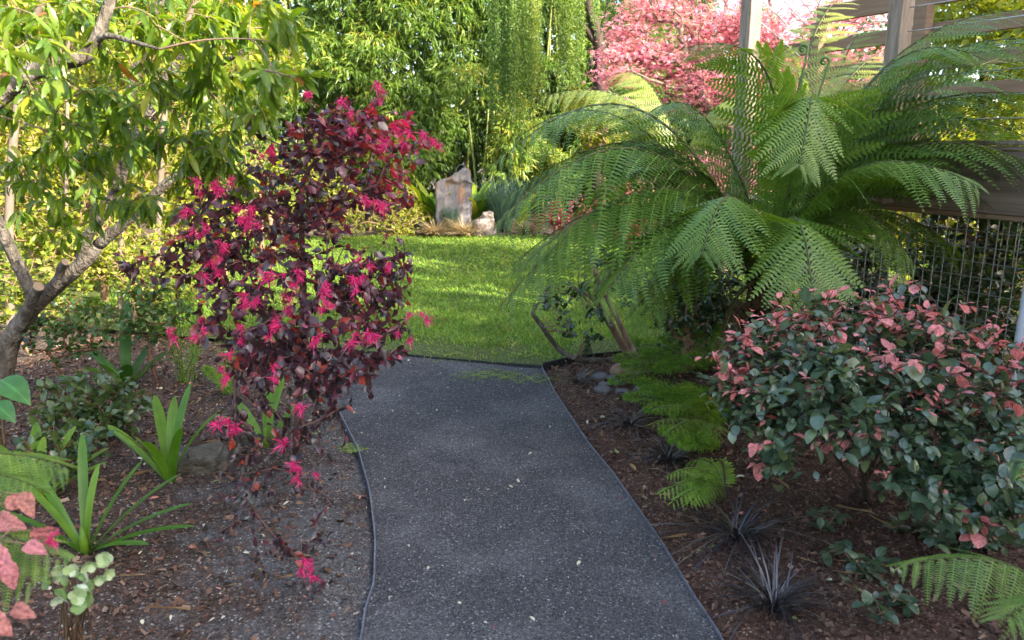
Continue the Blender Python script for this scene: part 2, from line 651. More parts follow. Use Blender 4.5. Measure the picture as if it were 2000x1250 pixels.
M['litter'] = tint_mat('fallen_petals', [(0, (.50, .46, .32)), (.45, (.50, .47, .35)), (.5, (.5, .18, .13)), (.8, (.5, .24, .17)), (.85, (.3, .03, .04)), (.92, (.20, .125, .06)), (1, (.16, .24, .05))], .7)
M['steel'] = rough_mat('weathered_steel', (.10, .10, .12), (.22, .22, .25), 30, .5, .2, metal=.4)
M['black_plastic'] = rough_mat('black_edging', (.012, .012, .014), (.03, .03, .034), 20, .6, .2)
M['grass'] = leaf_mat('grass_blades', [(0, (.09, .185, .022)), (.5, (.165, .285, .036)), (.85, (.26, .35, .06)), (1, (.42, .37, .13))], .5, .45, (1.5, 1.4, .5), 0, .35, .2, 3.0)
M['bark'] = rough_mat('grey_bark', (.04, .032, .025), (.11, .092, .072), 16, .9, 1.0, (1, 1, .5), (.24, .215, .185), bdist=.03, bscale=60)
M['bark_dark'] = rough_mat('dark_bark', (.025, .018, .014), (.085, .06, .048), 16, .9, .8, (1, 1, .4), bdist=.015)
M['bark_brown'] = rough_mat('brown_bark', (.08, .05, .032), (.20, .13, .085), 18, .85, .6, (1, 1, .4), (.27, .2, .15), bdist=.01)
M['twig_purple'] = rough_mat('plum_twig', (.045, .022, .020), (.15, .085, .07), 30, .8, .4)
M['twig_red'] = rough_mat('red_stem', (.09, .035, .02), (.19, .085, .045), 30, .8, .3)
M['twig_tan'] = rough_mat('tan_twig', (.14, .085, .045), (.27, .18, .10), 30, .8, .3)
M['pale_bark'] = rough_mat('pale_smooth_bark', (.10, .075, .055), (.21, .165, .125), 9, .8, .5, (1, 1, .4))
M['cut_wood'] = rough_mat('sawn_end', (.20, .135, .08), (.33, .24, .16), 25, .85, .3)
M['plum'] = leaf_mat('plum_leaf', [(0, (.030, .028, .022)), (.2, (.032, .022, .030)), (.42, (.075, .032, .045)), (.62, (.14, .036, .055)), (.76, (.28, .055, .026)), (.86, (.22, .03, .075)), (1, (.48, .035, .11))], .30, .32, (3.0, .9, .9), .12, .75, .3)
M['hot_pink'] = leaf_mat('hot_pink_petal', [(0, (.38, .02, .10)), (.3, (.62, .02, .14)), (.7, (.74, .04, .19)), (1, (.66, .10, .27))], .55, .3, (1.1, 1.0, 1.0), 0, .2, .1)
M['jade'] = leaf_mat('grey_green_leaf', [(0, (.038, .074, .042)), (.5, (.068, .115, .066)), (.8, (.115, .155, .06)), (1, (.15, .18, .10))], .30, .24, (1.6, 1.7, .5), .2, .9, .25)
M['salmon'] = leaf_mat('salmon_leaf', [(0, (.52, .19, .15)), (.45, (.70, .25, .23)), (.8, (.76, .26, .25)), (1, (.56, .30, .33))], .5, .38, (1.3, .9, .8), .2, .35, .3, 90)
M['rough_salmon'] = leaf_mat('rough_salmon_leaf', [(0, (.36, .145, .11)), (.45, (.44, .16, .16)), (1, (.40, .16, .19))], .6, .25, (1.3, .9, .8), .25, .3, .45, 160)
M['lance'] = leaf_mat('glossy_lance_leaf', [(0, (.06, .125, .016)), (.5, (.14, .225, .022)), (.85, (.26, .31, .03)), (.96, (.36, .34, .04)), (1, (.30, .12, .03))], .36, .48, (1.7, 1.6, .4), .35, .55, .2)
M['lime'] = leaf_mat('sunlit_yellow_green_leaf', [(0, (.09, .14, .018)), (.5, (.20, .25, .026)), (.85, (.36, .36, .045)), (1, (.48, .40, .09))], .5, .45, (1.5, 1.4, .4), .1, .4, .2, 10)
M['fern'] = leaf_mat('fern_green', [(0, (.052, .112, .018)), (.5, (.105, .19, .028)), (.85, (.17, .25, .04)), (1, (.26, .29, .06))], .38, .36, (1.6, 1.6, .45), .3, .5, .2)
M['fern_pale'] = leaf_mat('young_fern_green', [(0, (.10, .20, .05)), (1, (.26, .32, .08))], .4, .42, (1.6, 1.4, .5), .1, .5, .2)
M['dead_frond'] = leaf_mat('withered_frond', [(0, (.06, .032, .015)), (1, (.16, .10, .05))], .8, .2, (1, 1, 1), 0, .2, .2)
M['fern_stalk'] = rough_mat('fern_stalk', (.03, .035, .012), (.10, .11, .03), 30, .7, .2)
M['fern_fibre'] = rough_mat('fern_trunk_fibre', (.010, .007, .005), (.05, .034, .024), 40, .95, 1.0, (1, 1, .25), bdist=.03)
M['bamboo'] = leaf_mat('bamboo_leaf', [(0, (.05, .105, .016)), (.5, (.11, .19, .025)), (.85, (.20, .27, .035)), (1, (.36, .32, .05))], .45, .36, (1.5, 1.5, .45), 0, .45, .2, 3)
M['culm'] = rough_mat('bamboo_culm', (.10, .13, .035), (.26, .26, .08), 6, .5, 0)
M['willow'] = leaf_mat('weeping_leaf', [(0, (.06, .13, .03)), (.5, (.13, .21, .045)), (.85, (.24, .31, .06)), (1, (.38, .38, .08))], .45, .4, (1.5, 1.45, .5), 0, .4, .2, 4)
M['maple'] = leaf_mat('pink_maple_leaf', [(0, (.56, .19, .28)), (.4, (.70, .27, .34)), (.75, (.74, .34, .32)), (1, (.72, .46, .34))], .5, .4, (1.2, .9, .9), 0, .35, .15, 3)
M['dark_leaf'] = leaf_mat('dark_evergreen_leaf', [(0, (.016, .040, .014)), (.6, (.034, .072, .024)), (1, (.08, .12, .035))], .28, .2, (1.6, 1.6, .5), .15, .7, .2, 20)
M['mid_leaf'] = leaf_mat('mid_green_leaf', [(0, (.025, .065, .016)), (.6, (.055, .115, .024)), (1, (.12, .17, .04))], .4, .3, (1.6, 1.5, .5), .2, .5, .2, 20)
M['feather'] = leaf_mat('feathery_green', [(0, (.07, .18, .02)), (.6, (.145, .28, .03)), (1, (.24, .36, .045))], .5, .35, (1.5, 1.5, .5), 0, .3, .2, 12)
M['strap'] = leaf_mat('strap_leaf', [(0, (.025, .085, .014)), (.5, (.065, .165, .014)), (1, (.17, .28, .02))], .42, .34, (1.5, 1.5, .4), -.2, .35, .15, 15)
M['big_leaf'] = leaf_mat('broad_leaf', [(0, (.035, .13, .035)), (1, (.09, .22, .05))], .33, .25, (1.5, 1.5, .5), .6, .6, .2, 25)
M['mondo'] = leaf_mat('black_grass', [(0, (.008, .008, .011)), (.6, (.028, .024, .03)), (.85, (.06, .05, .045)), (1, (.14, .11, .075))], .30, .08, (1, 1, 1), 0, .8, .1)
M['hellebore'] = leaf_mat('pale_green_flower', [(0, (.17, .30, .09)), (.6, (.36, .48, .22)), (1, (.62, .70, .52))], .5, .3, (1.1, 1.1, .8), .1, .4, .12)
M['tan_grass'] = leaf_mat('tan_grass', [(0, (.20, .14, .07)), (.6, (.42, .32, .18)), (1, (.55, .45, .27))], .6, .3, (1.2, 1.1, .8), 0, .3, .1, 5)
M['blue_rush'] = leaf_mat('blue_rush', [(0, (.045, .095, .075)), (1, (.12, .20, .15))], .5, .25, (1.2, 1.3, .8), 0, .3, .1, 5)
M['variegated'] = leaf_mat('yellow_striped_leaf', [(0, (.07, .17, .02)), (.55, (.18, .29, .02)), (1, (.60, .55, .05))], .4, .4, (1.3, 1.3, .4), -.2, .5, .15, 10)
M['stone'] = rough_mat('pale_lichen_stone', (.20, .19, .21), (.40, .38, .39), 5, .9, .8, (1, 1, .6), (.55, .52, .49), bdist=.03, bscale=14)
M['stone_rust'] = rough_mat('rusty_stone_stain', (.22, .09, .035), (.40, .22, .11), 9, .9, .6, (1, 1, .4), bdist=.02)
M['stone_pink'] = rough_mat('pinkish_rock', (.12, .08, .065), (.27, .22, .19), 8, .9, 1.0, (1, 1, 1), (.40, .37, .34), bdist=.03, bscale=16)
M['river_stone'] = rough_mat('river_stone', (.07, .07, .075), (.135, .13, .13), 14, .65, .3)
M['tan_stone'] = rough_mat('tan_rock', (.15, .09, .05), (.33, .22, .14), 12, .85, .5)
M['brown_stone'] = rough_mat('garden_rock', (.035, .028, .02), (.10, .082, .06), 14, .95, 1.0, (1, 1, 3), (.17, .145, .11), bdist=.03, bscale=30)
M['timber'] = rough_mat('weathered_timber', (.13, .095, .07), (.25, .195, .15), 7, .8, .8, (6, 6, .6), (.34, .28, .225), bscale=26, bdist=.006)
M['timber_dark'] = rough_mat('dark_timber', (.10, .07, .05), (.19, .14, .105), 4, .75, .4, (.3, .3, 8), (.27, .21, .165), bscale=10, bdist=.004)  # same timber in a darker tone, for the fascia and lower nosing
M['timber_brown'] = rough_mat('brown_timber', (.16, .095, .055), (.27, .18, .115), 4, .75, .3, (.5, .5, 6), bscale=12, bdist=.003)
M['cable'] = rough_mat('steel_cable', (.42, .42, .42), (.62, .62, .60), 30, .35, 0, metal=.5)
M['wire'] = rough_mat('galvanised_wire', (.16, .17, .18), (.30, .31, .32), 30, .45, 0, metal=.6)
M['pipe'] = rough_mat('grey_pipe', (.36, .38, .40), (.48, .50, .52), 8, .45, .05)
M['render_wall'] = rough_mat('house_render', (.42, .40, .36), (.52, .50, .46), 3, .9, .2)
M['roof'] = rough_mat('roof_shingle', (.07, .065, .06), (.14, .13, .12), 6, .9, .4)
M['glass'] = rough_mat('window_glass', (.03, .035, .04), (.05, .055, .06), 2, .08, 0, spec=.8)
M['white_paint'] = rough_mat('white_paint', (.70, .70, .68), (.8, .8, .78), 5, .5, 0)
M['pot'] = rough_mat('dark_green_pot', (.008, .022, .014), (.02, .045, .028), 10, .4, .1)
M['hose'] = rough_mat('black_hose', (.012, .012, .013), (.03, .03, .032), 10, .5, 0)

# ------------------------------------------------------------------ the ground, beds, path and lawn
def vnoise(x, y, seed=0, octs=4, f=1.0):
    r = np.random.default_rng(seed)
    out = np.zeros_like(x)
    amp = 1.0
    for o in range(octs):
        for k in range(4):
            a = r.random() * 6.28
            ph = r.random() * 6.28
            w = f * (0.7 + .6 * r.random())
            out += amp * .3 * np.sin((x * math.cos(a) + y * math.sin(a)) * w * 6.28 + ph)
        f *= 2.1
        amp *= .55
    return out


_le = np.array([G(*p)[:2] for p in [(612, 700), (633, 745), (660, 800), (700, 880), (722, 960), (733, 1050), (731, 1140), (714, 1190), (705, 1250)]])
_re = np.array([G(*p)[:2] for p in [(1058, 719), (1085, 770), (1150, 870), (1200, 930), (1290, 1060), (1350, 1160), (1410, 1250)]])
_le = np.concatenate([_le, [[-.50, 1.6], [-.46, 0.4], [-.5, -4]]])
_re = np.concatenate([_re, [[.70, 1.6], [.78, 0.4], [.8, -4]]])
_le = np.concatenate([[[_le[0, 0] - .25, _le[0, 1] + 1.5]], _le])
_re = np.concatenate([[[_re[0, 0] - .1, _re[0, 1] + 1.0]], _re])
_lb = np.array([[-9, 8.6], [-4.5, 6.9]] + [list(G(*p)[:2]) for p in [(560, 678), (640, 684), (800, 697), (1058, 719), (1130, 703), (1230, 690), (1300, 683)]] + [[2.2, 6.9], [4, 7.6], [9, 8.2]])
xL = lambda y: np.interp(y, _le[::-1, 1], _le[::-1, 0])
xR = lambda y: np.interp(y, _re[::-1, 1], _re[::-1, 0])
yB = lambda x: np.interp(x, _lb[:, 0], _lb[:, 1])


def sstep(a, b, x):
    t = np.clip((x - a) / (b - a), 0, 1)
    return t * t * (3 - 2 * t)


def bed_z(x, y):
    outside = np.maximum(xL(y) - x, x - xR(y))
    lawn = yB(x) - y
    m = sstep(-.02, .10, outside) * sstep(-.02, .08, lawn)
    rise = sstep(0, 1.4, outside) * sstep(0, .8, lawn) * .05
    return -.035 + m * (.040 + rise + .012 * vnoise(x, y, 3, 3, .9) + .006 * vnoise(x, y, 5, 2, 5))


def grid(acc, xs, ys, zf):
    X, Y = np.meshgrid(xs, ys)
    Z = zf(X, Y)
    n, m = X.shape
    i = np.arange(n - 1)[:, None] * m + np.arange(m - 1)[None]
    q = np.stack([i, i + 1, i + m + 1, i + m], -1).reshape(-1, 4)
    acc.add(np.stack([X, Y, Z], -1).reshape(-1, 3), None, q)


a = Acc()
s = np.concatenate([np.linspace(-160, -12, 12), np.linspace(-10, 10, 21), np.linspace(12, 160, 12)])
grid(a, s, s + 10, lambda x, y: -.12 + .03 * vnoise(x, y, 8, 2, .05))
structure('ground', a, M['soil'])

a = Acc()
grid(a, np.linspace(-7.5, 0, 110), np.linspace(-2, 9, 150), bed_z)
structure('planting_bed', a, M['bed_left'])
a = Acc()
grid(a, np.linspace(0.0, 6.0, 90), np.linspace(-2, 9, 150), lambda x, y: bed_z(x, y) - .0005)
structure('mulch_bed', a, M['bed_right'])
a = Acc()
grid(a, np.linspace(-11, 11, 80), np.linspace(13.3, 26, 44), lambda x, y: .0 + .10 * sstep(13.5, 15, y) + .02 * vnoise(x, y, 9, 3, .5))
structure('far_planting_bed', a, M['soil'])

a = Acc()
uu = np.linspace(0, 1, 31)
vv = np.linspace(0, 1, 90)
P = []
for v in vv:
    for u in uu:
        y = -2 + v * 8
        for _ in range(4):
            x = xL(y) + (xR(y) - xL(y)) * u
            y = -2 + v * (yB(x) + 2)
        P.append((x, y, 0))
P = np.array(P)
P[:, 2] = .004 * vnoise(P[:, 0], P[:, 1], 21, 3, .8)
i = np.arange(89)[:, None] * 31 + np.arange(30)[None]
a.add(P, None, np.stack([i, i + 1, i + 32, i + 31], -1).reshape(-1, 4))
structure('gravel_path', a, M['path'])

a = Acc()
lx = np.linspace(-9, 9, 120)
lv = np.linspace(0, 1, 70)
X, V = np.meshgrid(lx, lv)
Y = yB(X) + V * (13.6 - yB(X))


def lawn_z(x, y):
    return .018 + .015 * vnoise(x, y, 31, 3, .35) * sstep(0, .6, y - yB(x)) + .02 * sstep(0, .5, y - yB(x))


i = np.arange(69)[:, None] * 120 + np.arange(119)[None]
a.add(np.stack([X, Y, lawn_z(X, Y)], -1).reshape(-1, 3), None, np.stack([i, i + 1, i + 121, i + 120], -1).reshape(-1, 4))
structure('lawn', a, M['turf'])

# grass
rg = np.random.default_rng(5)
a = Acc()
for (y0, y1, x0, x1, dens, h, w) in [(5.5, 7.4, -3.2, 3.2, 4600, .052, .0044), (7.4, 9.6, -4.4, 4.4, 2000, .052, .0065), (9.6, 13.6, -5.2, 5.6, 1000, .05, .009)]:
    n = int((y1 - y0) * (x1 - x0) * dens)
    x = x0 + rg.random(n) * (x1 - x0)
    y = y0 + rg.random(n) * (y1 - y0)
    edge = y - yB(x)
    thin = sstep(.02, .55, edge + .25 * vnoise(x, y, 71, 2, 1.5))
    clump = .55 + .45 * vnoise(x, y, 72, 3, .9)
    keep = (edge > -.025) & (rg.random(n) < .20 + .8 * thin)
    x, y, clump, thin = x[keep], y[keep], clump[keep], thin[keep]
    n = len(x)
    pos = np.stack([x, y, lawn_z(x, y) - .004], -1)
    az = rg.random(n) * 6.283
    lean = .25 + .5 * rg.random(n)
    d = np.stack([np.cos(az) * lean, np.sin(az) * lean, np.ones(n)], -1)
    up = np.stack([-np.cos(az), -np.sin(az), lean], -1)
    R = frames(d, up)
    hh = h * (.5 + .7 * rg.random(n)) * (.8 + .35 * clump) * (.45 + .55 * thin)
    sc = np.stack([np.full(n, w) / .03 * (.7 + .6 * rg.random(n)), hh, hh], -1)
    t = np.clip(.36 + .22 * clump + .20 * rg.normal(size=n) + .3 * (1 - thin) + .16 * vnoise(x, y, 74, 3, 2.5), 0, 1)
    scatter(a, BLADE, pos, R, sc, t)
o = link('grass', a.mesh('grass', M['grass']))
tag(o, 'short green lawn grass running to the far bed', 'grass', kind='stuff')


def scatter_flat(acc, shape, x, y, z, size, rng, tint, aspect=None, tilt=.35):
    n = len(x)
    nrmv = np.stack([rng.normal(size=n) * tilt, rng.normal(size=n) * tilt, np.ones(n)], -1)
    az = rng.random(n) * 6.283
    d = np.stack([np.cos(az), np.sin(az), np.zeros(n)], -1)
    nn = nrm(nrmv)
    d = nrm(d - nn * (d * nn).sum(1, keepdims=True))
    R = frames(d, nn)
    if aspect is None:
        aspect = np.ones(n)
    scatter(acc, shape, np.stack([x, y, z], -1), R, np.stack([size * aspect, size, size], -1), tint)


# bark chips on the beds
rg = np.random.default_rng(6)
a = Acc()
n = 105000
x = -3.6 + rg.random(n) * 7.2
y = 1.3 + rg.random(n) ** 1.15 * 5.6
side = np.where(x > (xL(y) + xR(y)) / 2, 1, -1)
gap = np.maximum(xL(y) - x, x - xR(y))
grit_near = np.exp(-np.maximum(gap, 0) / .75) * (side < 0)
keep = (gap > -.02) & (y < yB(x) - .01) & (np.abs(x) < y * .75 + .5) & (rg.random(n) > .92 * grit_near) & ((gap > .03) | (rg.random(n) < .3))
x, y, side = x[keep], y[keep], side[keep]
n = len(x)
sz = .009 + .030 * rg.random(n) ** 2.5
scatter_flat(a, CHIP, x, y, bed_z(x, y) + .004 + .008 * rg.random(n), sz, rg, np.clip(rg.beta(2, 2.4, n) + .05 * (side < 0), 0, 1), .25 + .4 * rg.random(n), .6)
o = link('bark_chips', a.mesh('bark_chips', M['chips'], False))
tag(o, 'brown shredded bark mulch over the planting beds', 'mulch', kind='stuff')

# loose grains on the path and spilled to its left
a = Acc()
n = 120000
x = -2.2 + rg.random(n) * 3.6
y = 1.4 + rg.random(n) ** 1.3 * 4.6
gap = np.maximum(xL(y) - x, x - xR(y))
inside = gap < 0
spill = (~inside) & (x < 0) & (rg.random(n) < np.exp(-gap / .6))
keep = (inside | spill) & (y < yB(x) - .01)
x, y, inside = x[keep], y[keep], inside[keep]
n = len(x)
z = np.where(inside, .0045 * vnoise(x, y, 21, 3, .8), bed_z(x, y) + .003)
scatter_flat(a, GRAIN, x, y, z, .003 + .007 * rg.random(n) ** 2, rg, np.clip(rg.beta(1.6, 2.4, n) + (rg.random(n) < .014) * .6, 0, 1), .7 + .5 * rg.random(n), .5)
o = link('gravel', a.mesh('gravel', M['grit'], False))
tag(o, 'loose dark gravel grains on the path and beside it', 'gravel', kind='stuff')

# petals and flakes
a = Acc()
n = 420
x = -2.2 + rg.random(n) * 3.6
y = 1.7 + rg.random(n) * 4.2
gap = np.maximum(xL(y) - x, x - xR(y))
left = x < (xL(y) + xR(y)) / 2
keep = (y < yB(x) - .05) & ((gap < 0) & (rg.random(n) < .55) | (gap > 0) & (left | (rg.random(n) < .3)))
x, y, gap = x[keep], y[keep], gap[keep]
n = len(x)
t = np.where(gap < 0, rg.random(n) * .46, rg.random(n))
t = np.where(rg.random(n) < .06, .85, t)
scatter_flat(a, OVAL_LOW, x, y, np.where(gap < 0, .006, bed_z(x, y) + .012), .012 + .02 * rg.random(n) ** 2, rg, t, .5 + .5 * rg.random(n), .25)
# leaf litter and small twigs on the beds
m2 = 900
x = -3.2 + rg.random(m2) * 6.0
y = 1.5 + rg.random(m2) * 4.6
gap = np.maximum(xL(y) - x, x - xR(y))
keep = (gap > .02) & (y < yB(x) - .05)
x, y = x[keep], y[keep]
m2 = len(x)
t = rg.choice([.2, .3, .6, .7, .92, .92, .95, .99], m2)
scatter_flat(a, OVAL_LOW, x, y, bed_z(x, y) + .014, .02 + .03 * rg.random(m2) ** 2, rg, t, .4 + .6 * rg.random(m2), .45)
m3 = 350
x = -3.2 + rg.random(m3) * 6.0
y = 1.5 + rg.random(m3) * 4.6
gap = np.maximum(xL(y) - x, x - xR(y))
keep = (gap > .03) & (y < yB(x) - .05)
x, y = x[keep], y[keep]
m3 = len(x)
scatter_flat(a, CHIP, x, y, bed_z(x, y) + .016, .05 + .12 * rg.random(m3) ** 2, rg, np.full(m3, .92), np.full(m3, .035), .12)
# moss threads at the head of the path
o = link('fallen_petals', a.mesh('fallen_petals', M['litter'], False))
tag(o, 'pale flakes, pink petals and dry leaves fallen on the path and beds', 'litter', kind='stuff')

a = Acc()
n = 2600
cx = np.array([G(*p)[:2] for p in [(930, 735), (960, 728), (1055, 742), (880, 700), (1040, 700), (685, 876), (1000, 735)]])
k = rg.integers(0, len(cx), n)
p2 = cx[k] + rg.normal(size=(n, 2)) * np.array([.10, .05]) * np.where(k == 5, .3, 1.0)[:, None]
p2 = p2 + .05 * np.stack([np.sin(p2[:, 1] * 47 + k), np.cos(p2[:, 0] * 41)], -1)
pos = np.stack([p2[:, 0], p2[:, 1], np.where(p2[:, 1] < yB(p2[:, 0]), .004, .035)], -1)
az = rg.random(n) * 6.283
d = np.stack([np.cos(az), np.sin(az), .35 * np.ones(n)], -1)
R = frames(d, np.broadcast_to(np.array([0, 0, 1.0]), (n, 3)))
scatter(a, BLADE, pos, R, np.stack([np.full(n, .06), np.full(n, .018), np.full(n, .018)], -1), .5 + .5 * rg.random(n))
o = link('moss', a.mesh('moss', M['grass']))
tag(o, 'thin green moss at the head of the gravel path', 'moss', kind='stuff')


# edging strips
def strip(name, pts, top, depth, thick, mat, label, cat):
    pts = np.asarray(pts, float)
    d = nrm(np.gradient(pts, axis=0))
    s2 = np.stack([-d[:, 1], d[:, 0]], -1) * thick / 2
    n = len(pts)
    V = []
    for p, s_, tp in zip(pts, s2, np.broadcast_to(top, n)):
        V += [(p[0] - s_[0], p[1] - s_[1], tp - depth), (p[0] - s_[0], p[1] - s_[1], tp), (p[0] + s_[0], p[1] + s_[1], tp), (p[0] + s_[0], p[1] + s_[1], tp - depth)]
    q = []
    for k in range(n - 1):
        b = k * 4
        for e in range(4):
            q.append((b + e, b + 4 + e, b + 4 + (e + 1) % 4, b + (e + 1) % 4))
    q += [(0, 1, 2, 3), ((n - 1) * 4 + 3, (n - 1) * 4 + 2, (n - 1) * 4 + 1, (n - 1) * 4)]
    solid(name, Acc().add(V, None, q), mat, label, cat)


yy = np.linspace(1.0, 5.85, 60)
strip('path_edging', np.stack([xL(yy), yy], -1), np.where(yy < 2.35, .006, .014) + .002 * np.sin(yy * 4), .08, .006, M['steel'], 'thin grey steel edging curving along the left side of the path', 'edging')
yy = np.linspace(1.0, float(_re[1, 1]), 60)
strip('path_edging', np.stack([xR(yy), yy], -1), .014 + .002 * np.sin(yy * 5), .08, .006, M['steel'], 'thin grey steel edging along the mulch on the right of the path', 'edging')
xx = np.linspace(-1.9, float(_re[1, 0]), 40)
strip('lawn_edging', np.stack([xx, yB(xx)], -1), .019 + .003 * np.sin(xx * 5), .09, .008, M['black_plastic'], 'black edging between the end of the path and the lawn', 'edging')
xx = np.linspace(float(_re[1, 0]) + .012, 2.1, 40)
strip('lawn_edging', np.stack([xx, yB(xx)], -1), .032 + .008 * np.sin(xx * 4), .10, .010, M['black_plastic'], 'black edging between the lawn and the mulch bed with pebbles', 'edging')

# ------------------------------------------------------------------ unseen building added to shade the near garden
h = thing('unseen_house', (6.0, -4.0, 0), 'unseen two storey pale building added right of the path to shade the near garden', 'unseen_house')
a = Acc()
box(a, (9.5, -7.4, 3.15), (7.0, 12.4, 6.5))
part('wall', a, M['render_wall'], h, False)
a = Acc()
V = [(5.5, -14.0, 6.4), (13.5, -14.0, 6.4), (13.5, -.9, 6.4), (5.5, -.9, 6.4), (9.5, -14.0, 8.6), (9.5, -.9, 8.6)]
a.add(V, [(0, 1, 4), (2, 3, 5)], [(0, 4, 5, 3), (1, 2, 5, 4), (0, 3, 2, 1)])
part('roof', a, M['roof'], h, False)
for yy_ in (-11.6, -8.8, -6.0, -3.2):
    for zz_ in (1.5, 4.5):
        a = Acc(); box(a, (5.985, yy_, zz_), (.06, 1.3, 1.3)); f = part('window', a, M['white_paint'], h, False)
        a = Acc(); box(a, (5.95, yy_, zz_), (.02, 1.16, 1.16)); part('pane', a, M['glass'], f, False)


# ------------------------------------------------------------------ plant builders
def variants(name, shapes, mat, tints):
    return [[shape_mesh(name, sh, mat, t) for sh in shapes] for t in tints]


TINTS = np.linspace(0.02, 1.0, 14)


def leaf_objects(parent, name, meshes, pos, R, sc, tint, limit, rng):
    """the leaves that show largest become objects of their own; returns the mask of those taken"""
    vis, f, x, y = in_view(pos, 0)
    imp = np.where(vis, sc / np.maximum(f, .2) * (1 + .15 * rng.random(len(pos))), -1)
    # spread over what is in front: nearer leaves first
    imp = np.where(vis, imp / np.maximum(f, .2), -1)
    take = np.zeros(len(pos), bool)
    order = np.argsort(-imp)[:limit]
    order = order[imp[order] > 0]
    take[order] = True
    for k in order:
        row = meshes[int(np.argmin(np.abs(TINTS - tint[k])))]
        place(name, row[int(rng.integers(len(row)))], parent, pos[k], R[k], float(sc[k]))
    return take


def leaves_on(nodes, par, tn, rng, per_tip, length, droop=.3, spread=.9, outward=None, twig=.12, flat=.6, centre=None):
    T = len(tn)
    tip = nodes[tn]
    prv = nodes[par[tn]]
    dt = nrm(tip - prv + 1e-6)
    idx = np.repeat(np.arange(T), per_tip)
    n = len(idx)
    k = np.tile(np.arange(per_tip), T)
    s = (k / max(1, per_tip - 1)) * twig * (.6 + .8 * rng.random(n))
    pos = tip[idx] - dt[idx] * s[:, None]
    u = nrm(rng.normal(size=(n, 3)))
    u = nrm(u - dt[idx] * (u * dt[idx]).sum(1, keepdims=True))
    d = dt[idx] * (1.0 - .35 * k[:, None] / max(1, per_tip)) + u * spread
    d[:, 2] -= droop
    d = nrm(d)
    up = rng.normal(size=(n, 3)) * (1 - flat) + np.array([0, 0, 1.0]) * flat
    if centre is not None:
        up = up + nrm(pos - centre) * .6
    R = frames(d, up)
    sc = length * (.5 + .7 * rng.random(n)) * (1 - .25 * (k == 0))
    pos = pos + d * (.06 * sc[:, None])
    return pos, R, sc, idx, k


def shrub(name, label, cat, base, trunk, blobs, leafm, barkm, length, per_tip, seed, shapes=(OVAL,), low=OVAL_LOW, objs=0,
          droop=.3, spread=.9, group=None, rtip=.0022, power=.45, tint=None, sag=0.0, twig=.12, flat=.6, rough=0.0, trunk_name='branches',
          shell=.55, crown_name='foliage', mind=.35, jitter=.12, leaf_name='leaf', step=.12, woodless=False, scalef=None):
    rng = np.random.default_rng(seed)
    th = thing(name, base, label, cat, group)
    tips = blob_points(blobs, rng, shell)
    tips[:, 2] = np.maximum(tips[:, 2], .05)
    nodes, par, tn = grow(trunk, tips, rng, jitter, sag, step, mind)
    if not woodless:
        a = Acc()
        wood(a, nodes, par, tn, rtip, power, 6, .2, rough, rng)
        part(trunk_name, a, barkm, th)
    pos, R, sc, idx, k = leaves_on(nodes, par, tn, rng, per_tip, length, droop, spread, twig=twig, flat=flat)
    n = len(pos)
    if scalef is not None:
        sc = sc * scalef(pos)
    t = np.clip(tint(pos, idx, k, rng), 0, 1) if tint is not None else np.clip(rng.beta(2, 2, n), 0, 1)
    take = np.zeros(n, bool)
    if objs:
        take = leaf_objects(th, leaf_name, variants(leaf_name, shapes, leafm, TINTS), pos, R, sc, t, objs, rng)
    r = ~take
    if r.any():
        a = Acc()
        scatter(a, low, pos[r], R[r], sc[r], t[r])
        part(crown_name, a, leafm, th, kind='stuff')
    return th, nodes, par, tn


# ------------------------------------------------------------------ far background: bamboo hedge
def bamboo(base, lumps, label, seed, tshift=0.0, n_sprays=150, culms=4, height=5.2):
    rng = np.random.default_rng(seed)
    th = thing('bamboo_clump', base, label, 'bamboo', 'bamboo clumps of the tall hedge')
    for k in range(culms):
        a = Acc()
        b = np.array(base) + np.array([rng.uniform(-.9, .9), rng.uniform(-.5, .3), 0])
        top = b + np.array([rng.uniform(-.3, .3), rng.uniform(-.3, .2), height])
        sweep(a, curve([b, (b + top) / 2 + rng.normal(size=3) * .06, top], 8), np.linspace(.03, .014, 17), 6)
        part('culm', a, M['culm'], th)
    a = Acc()
    for c, r in lumps:
        n = n_sprays
        u = nrm(rng.normal(size=(n, 3)) + np.array([0, -.55, .15]))
        p0 = np.asarray(c) + u * np.asarray(r) * (.72 + .34 * rng.random((n, 1)))
        ax = nrm(u * np.array([1, 1, .4]) + rng.normal(size=(n, 3)) * .35 + np.array([0, 0, -.15]))
        L = 8
        idx = np.repeat(np.arange(n), L)
        k = np.tile(np.arange(L), n)
        v = nrm(rng.normal(size=(n * L, 3)))
        d = nrm(ax[idx] * .75 + v * .62 + np.array([0, 0, -.42]))
        pos = p0[idx] + ax[idx] * (k[:, None] * .018)
        R = frames(d, rng.normal(size=(n * L, 3)) * .5 + np.array([0, -.3, 1.0]))
        sc = .165 * (.6 + .6 * rng.random(n * L))
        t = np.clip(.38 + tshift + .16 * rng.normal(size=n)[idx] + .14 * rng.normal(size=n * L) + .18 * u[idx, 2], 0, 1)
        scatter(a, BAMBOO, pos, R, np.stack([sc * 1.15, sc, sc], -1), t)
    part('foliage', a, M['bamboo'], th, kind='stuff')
    return th


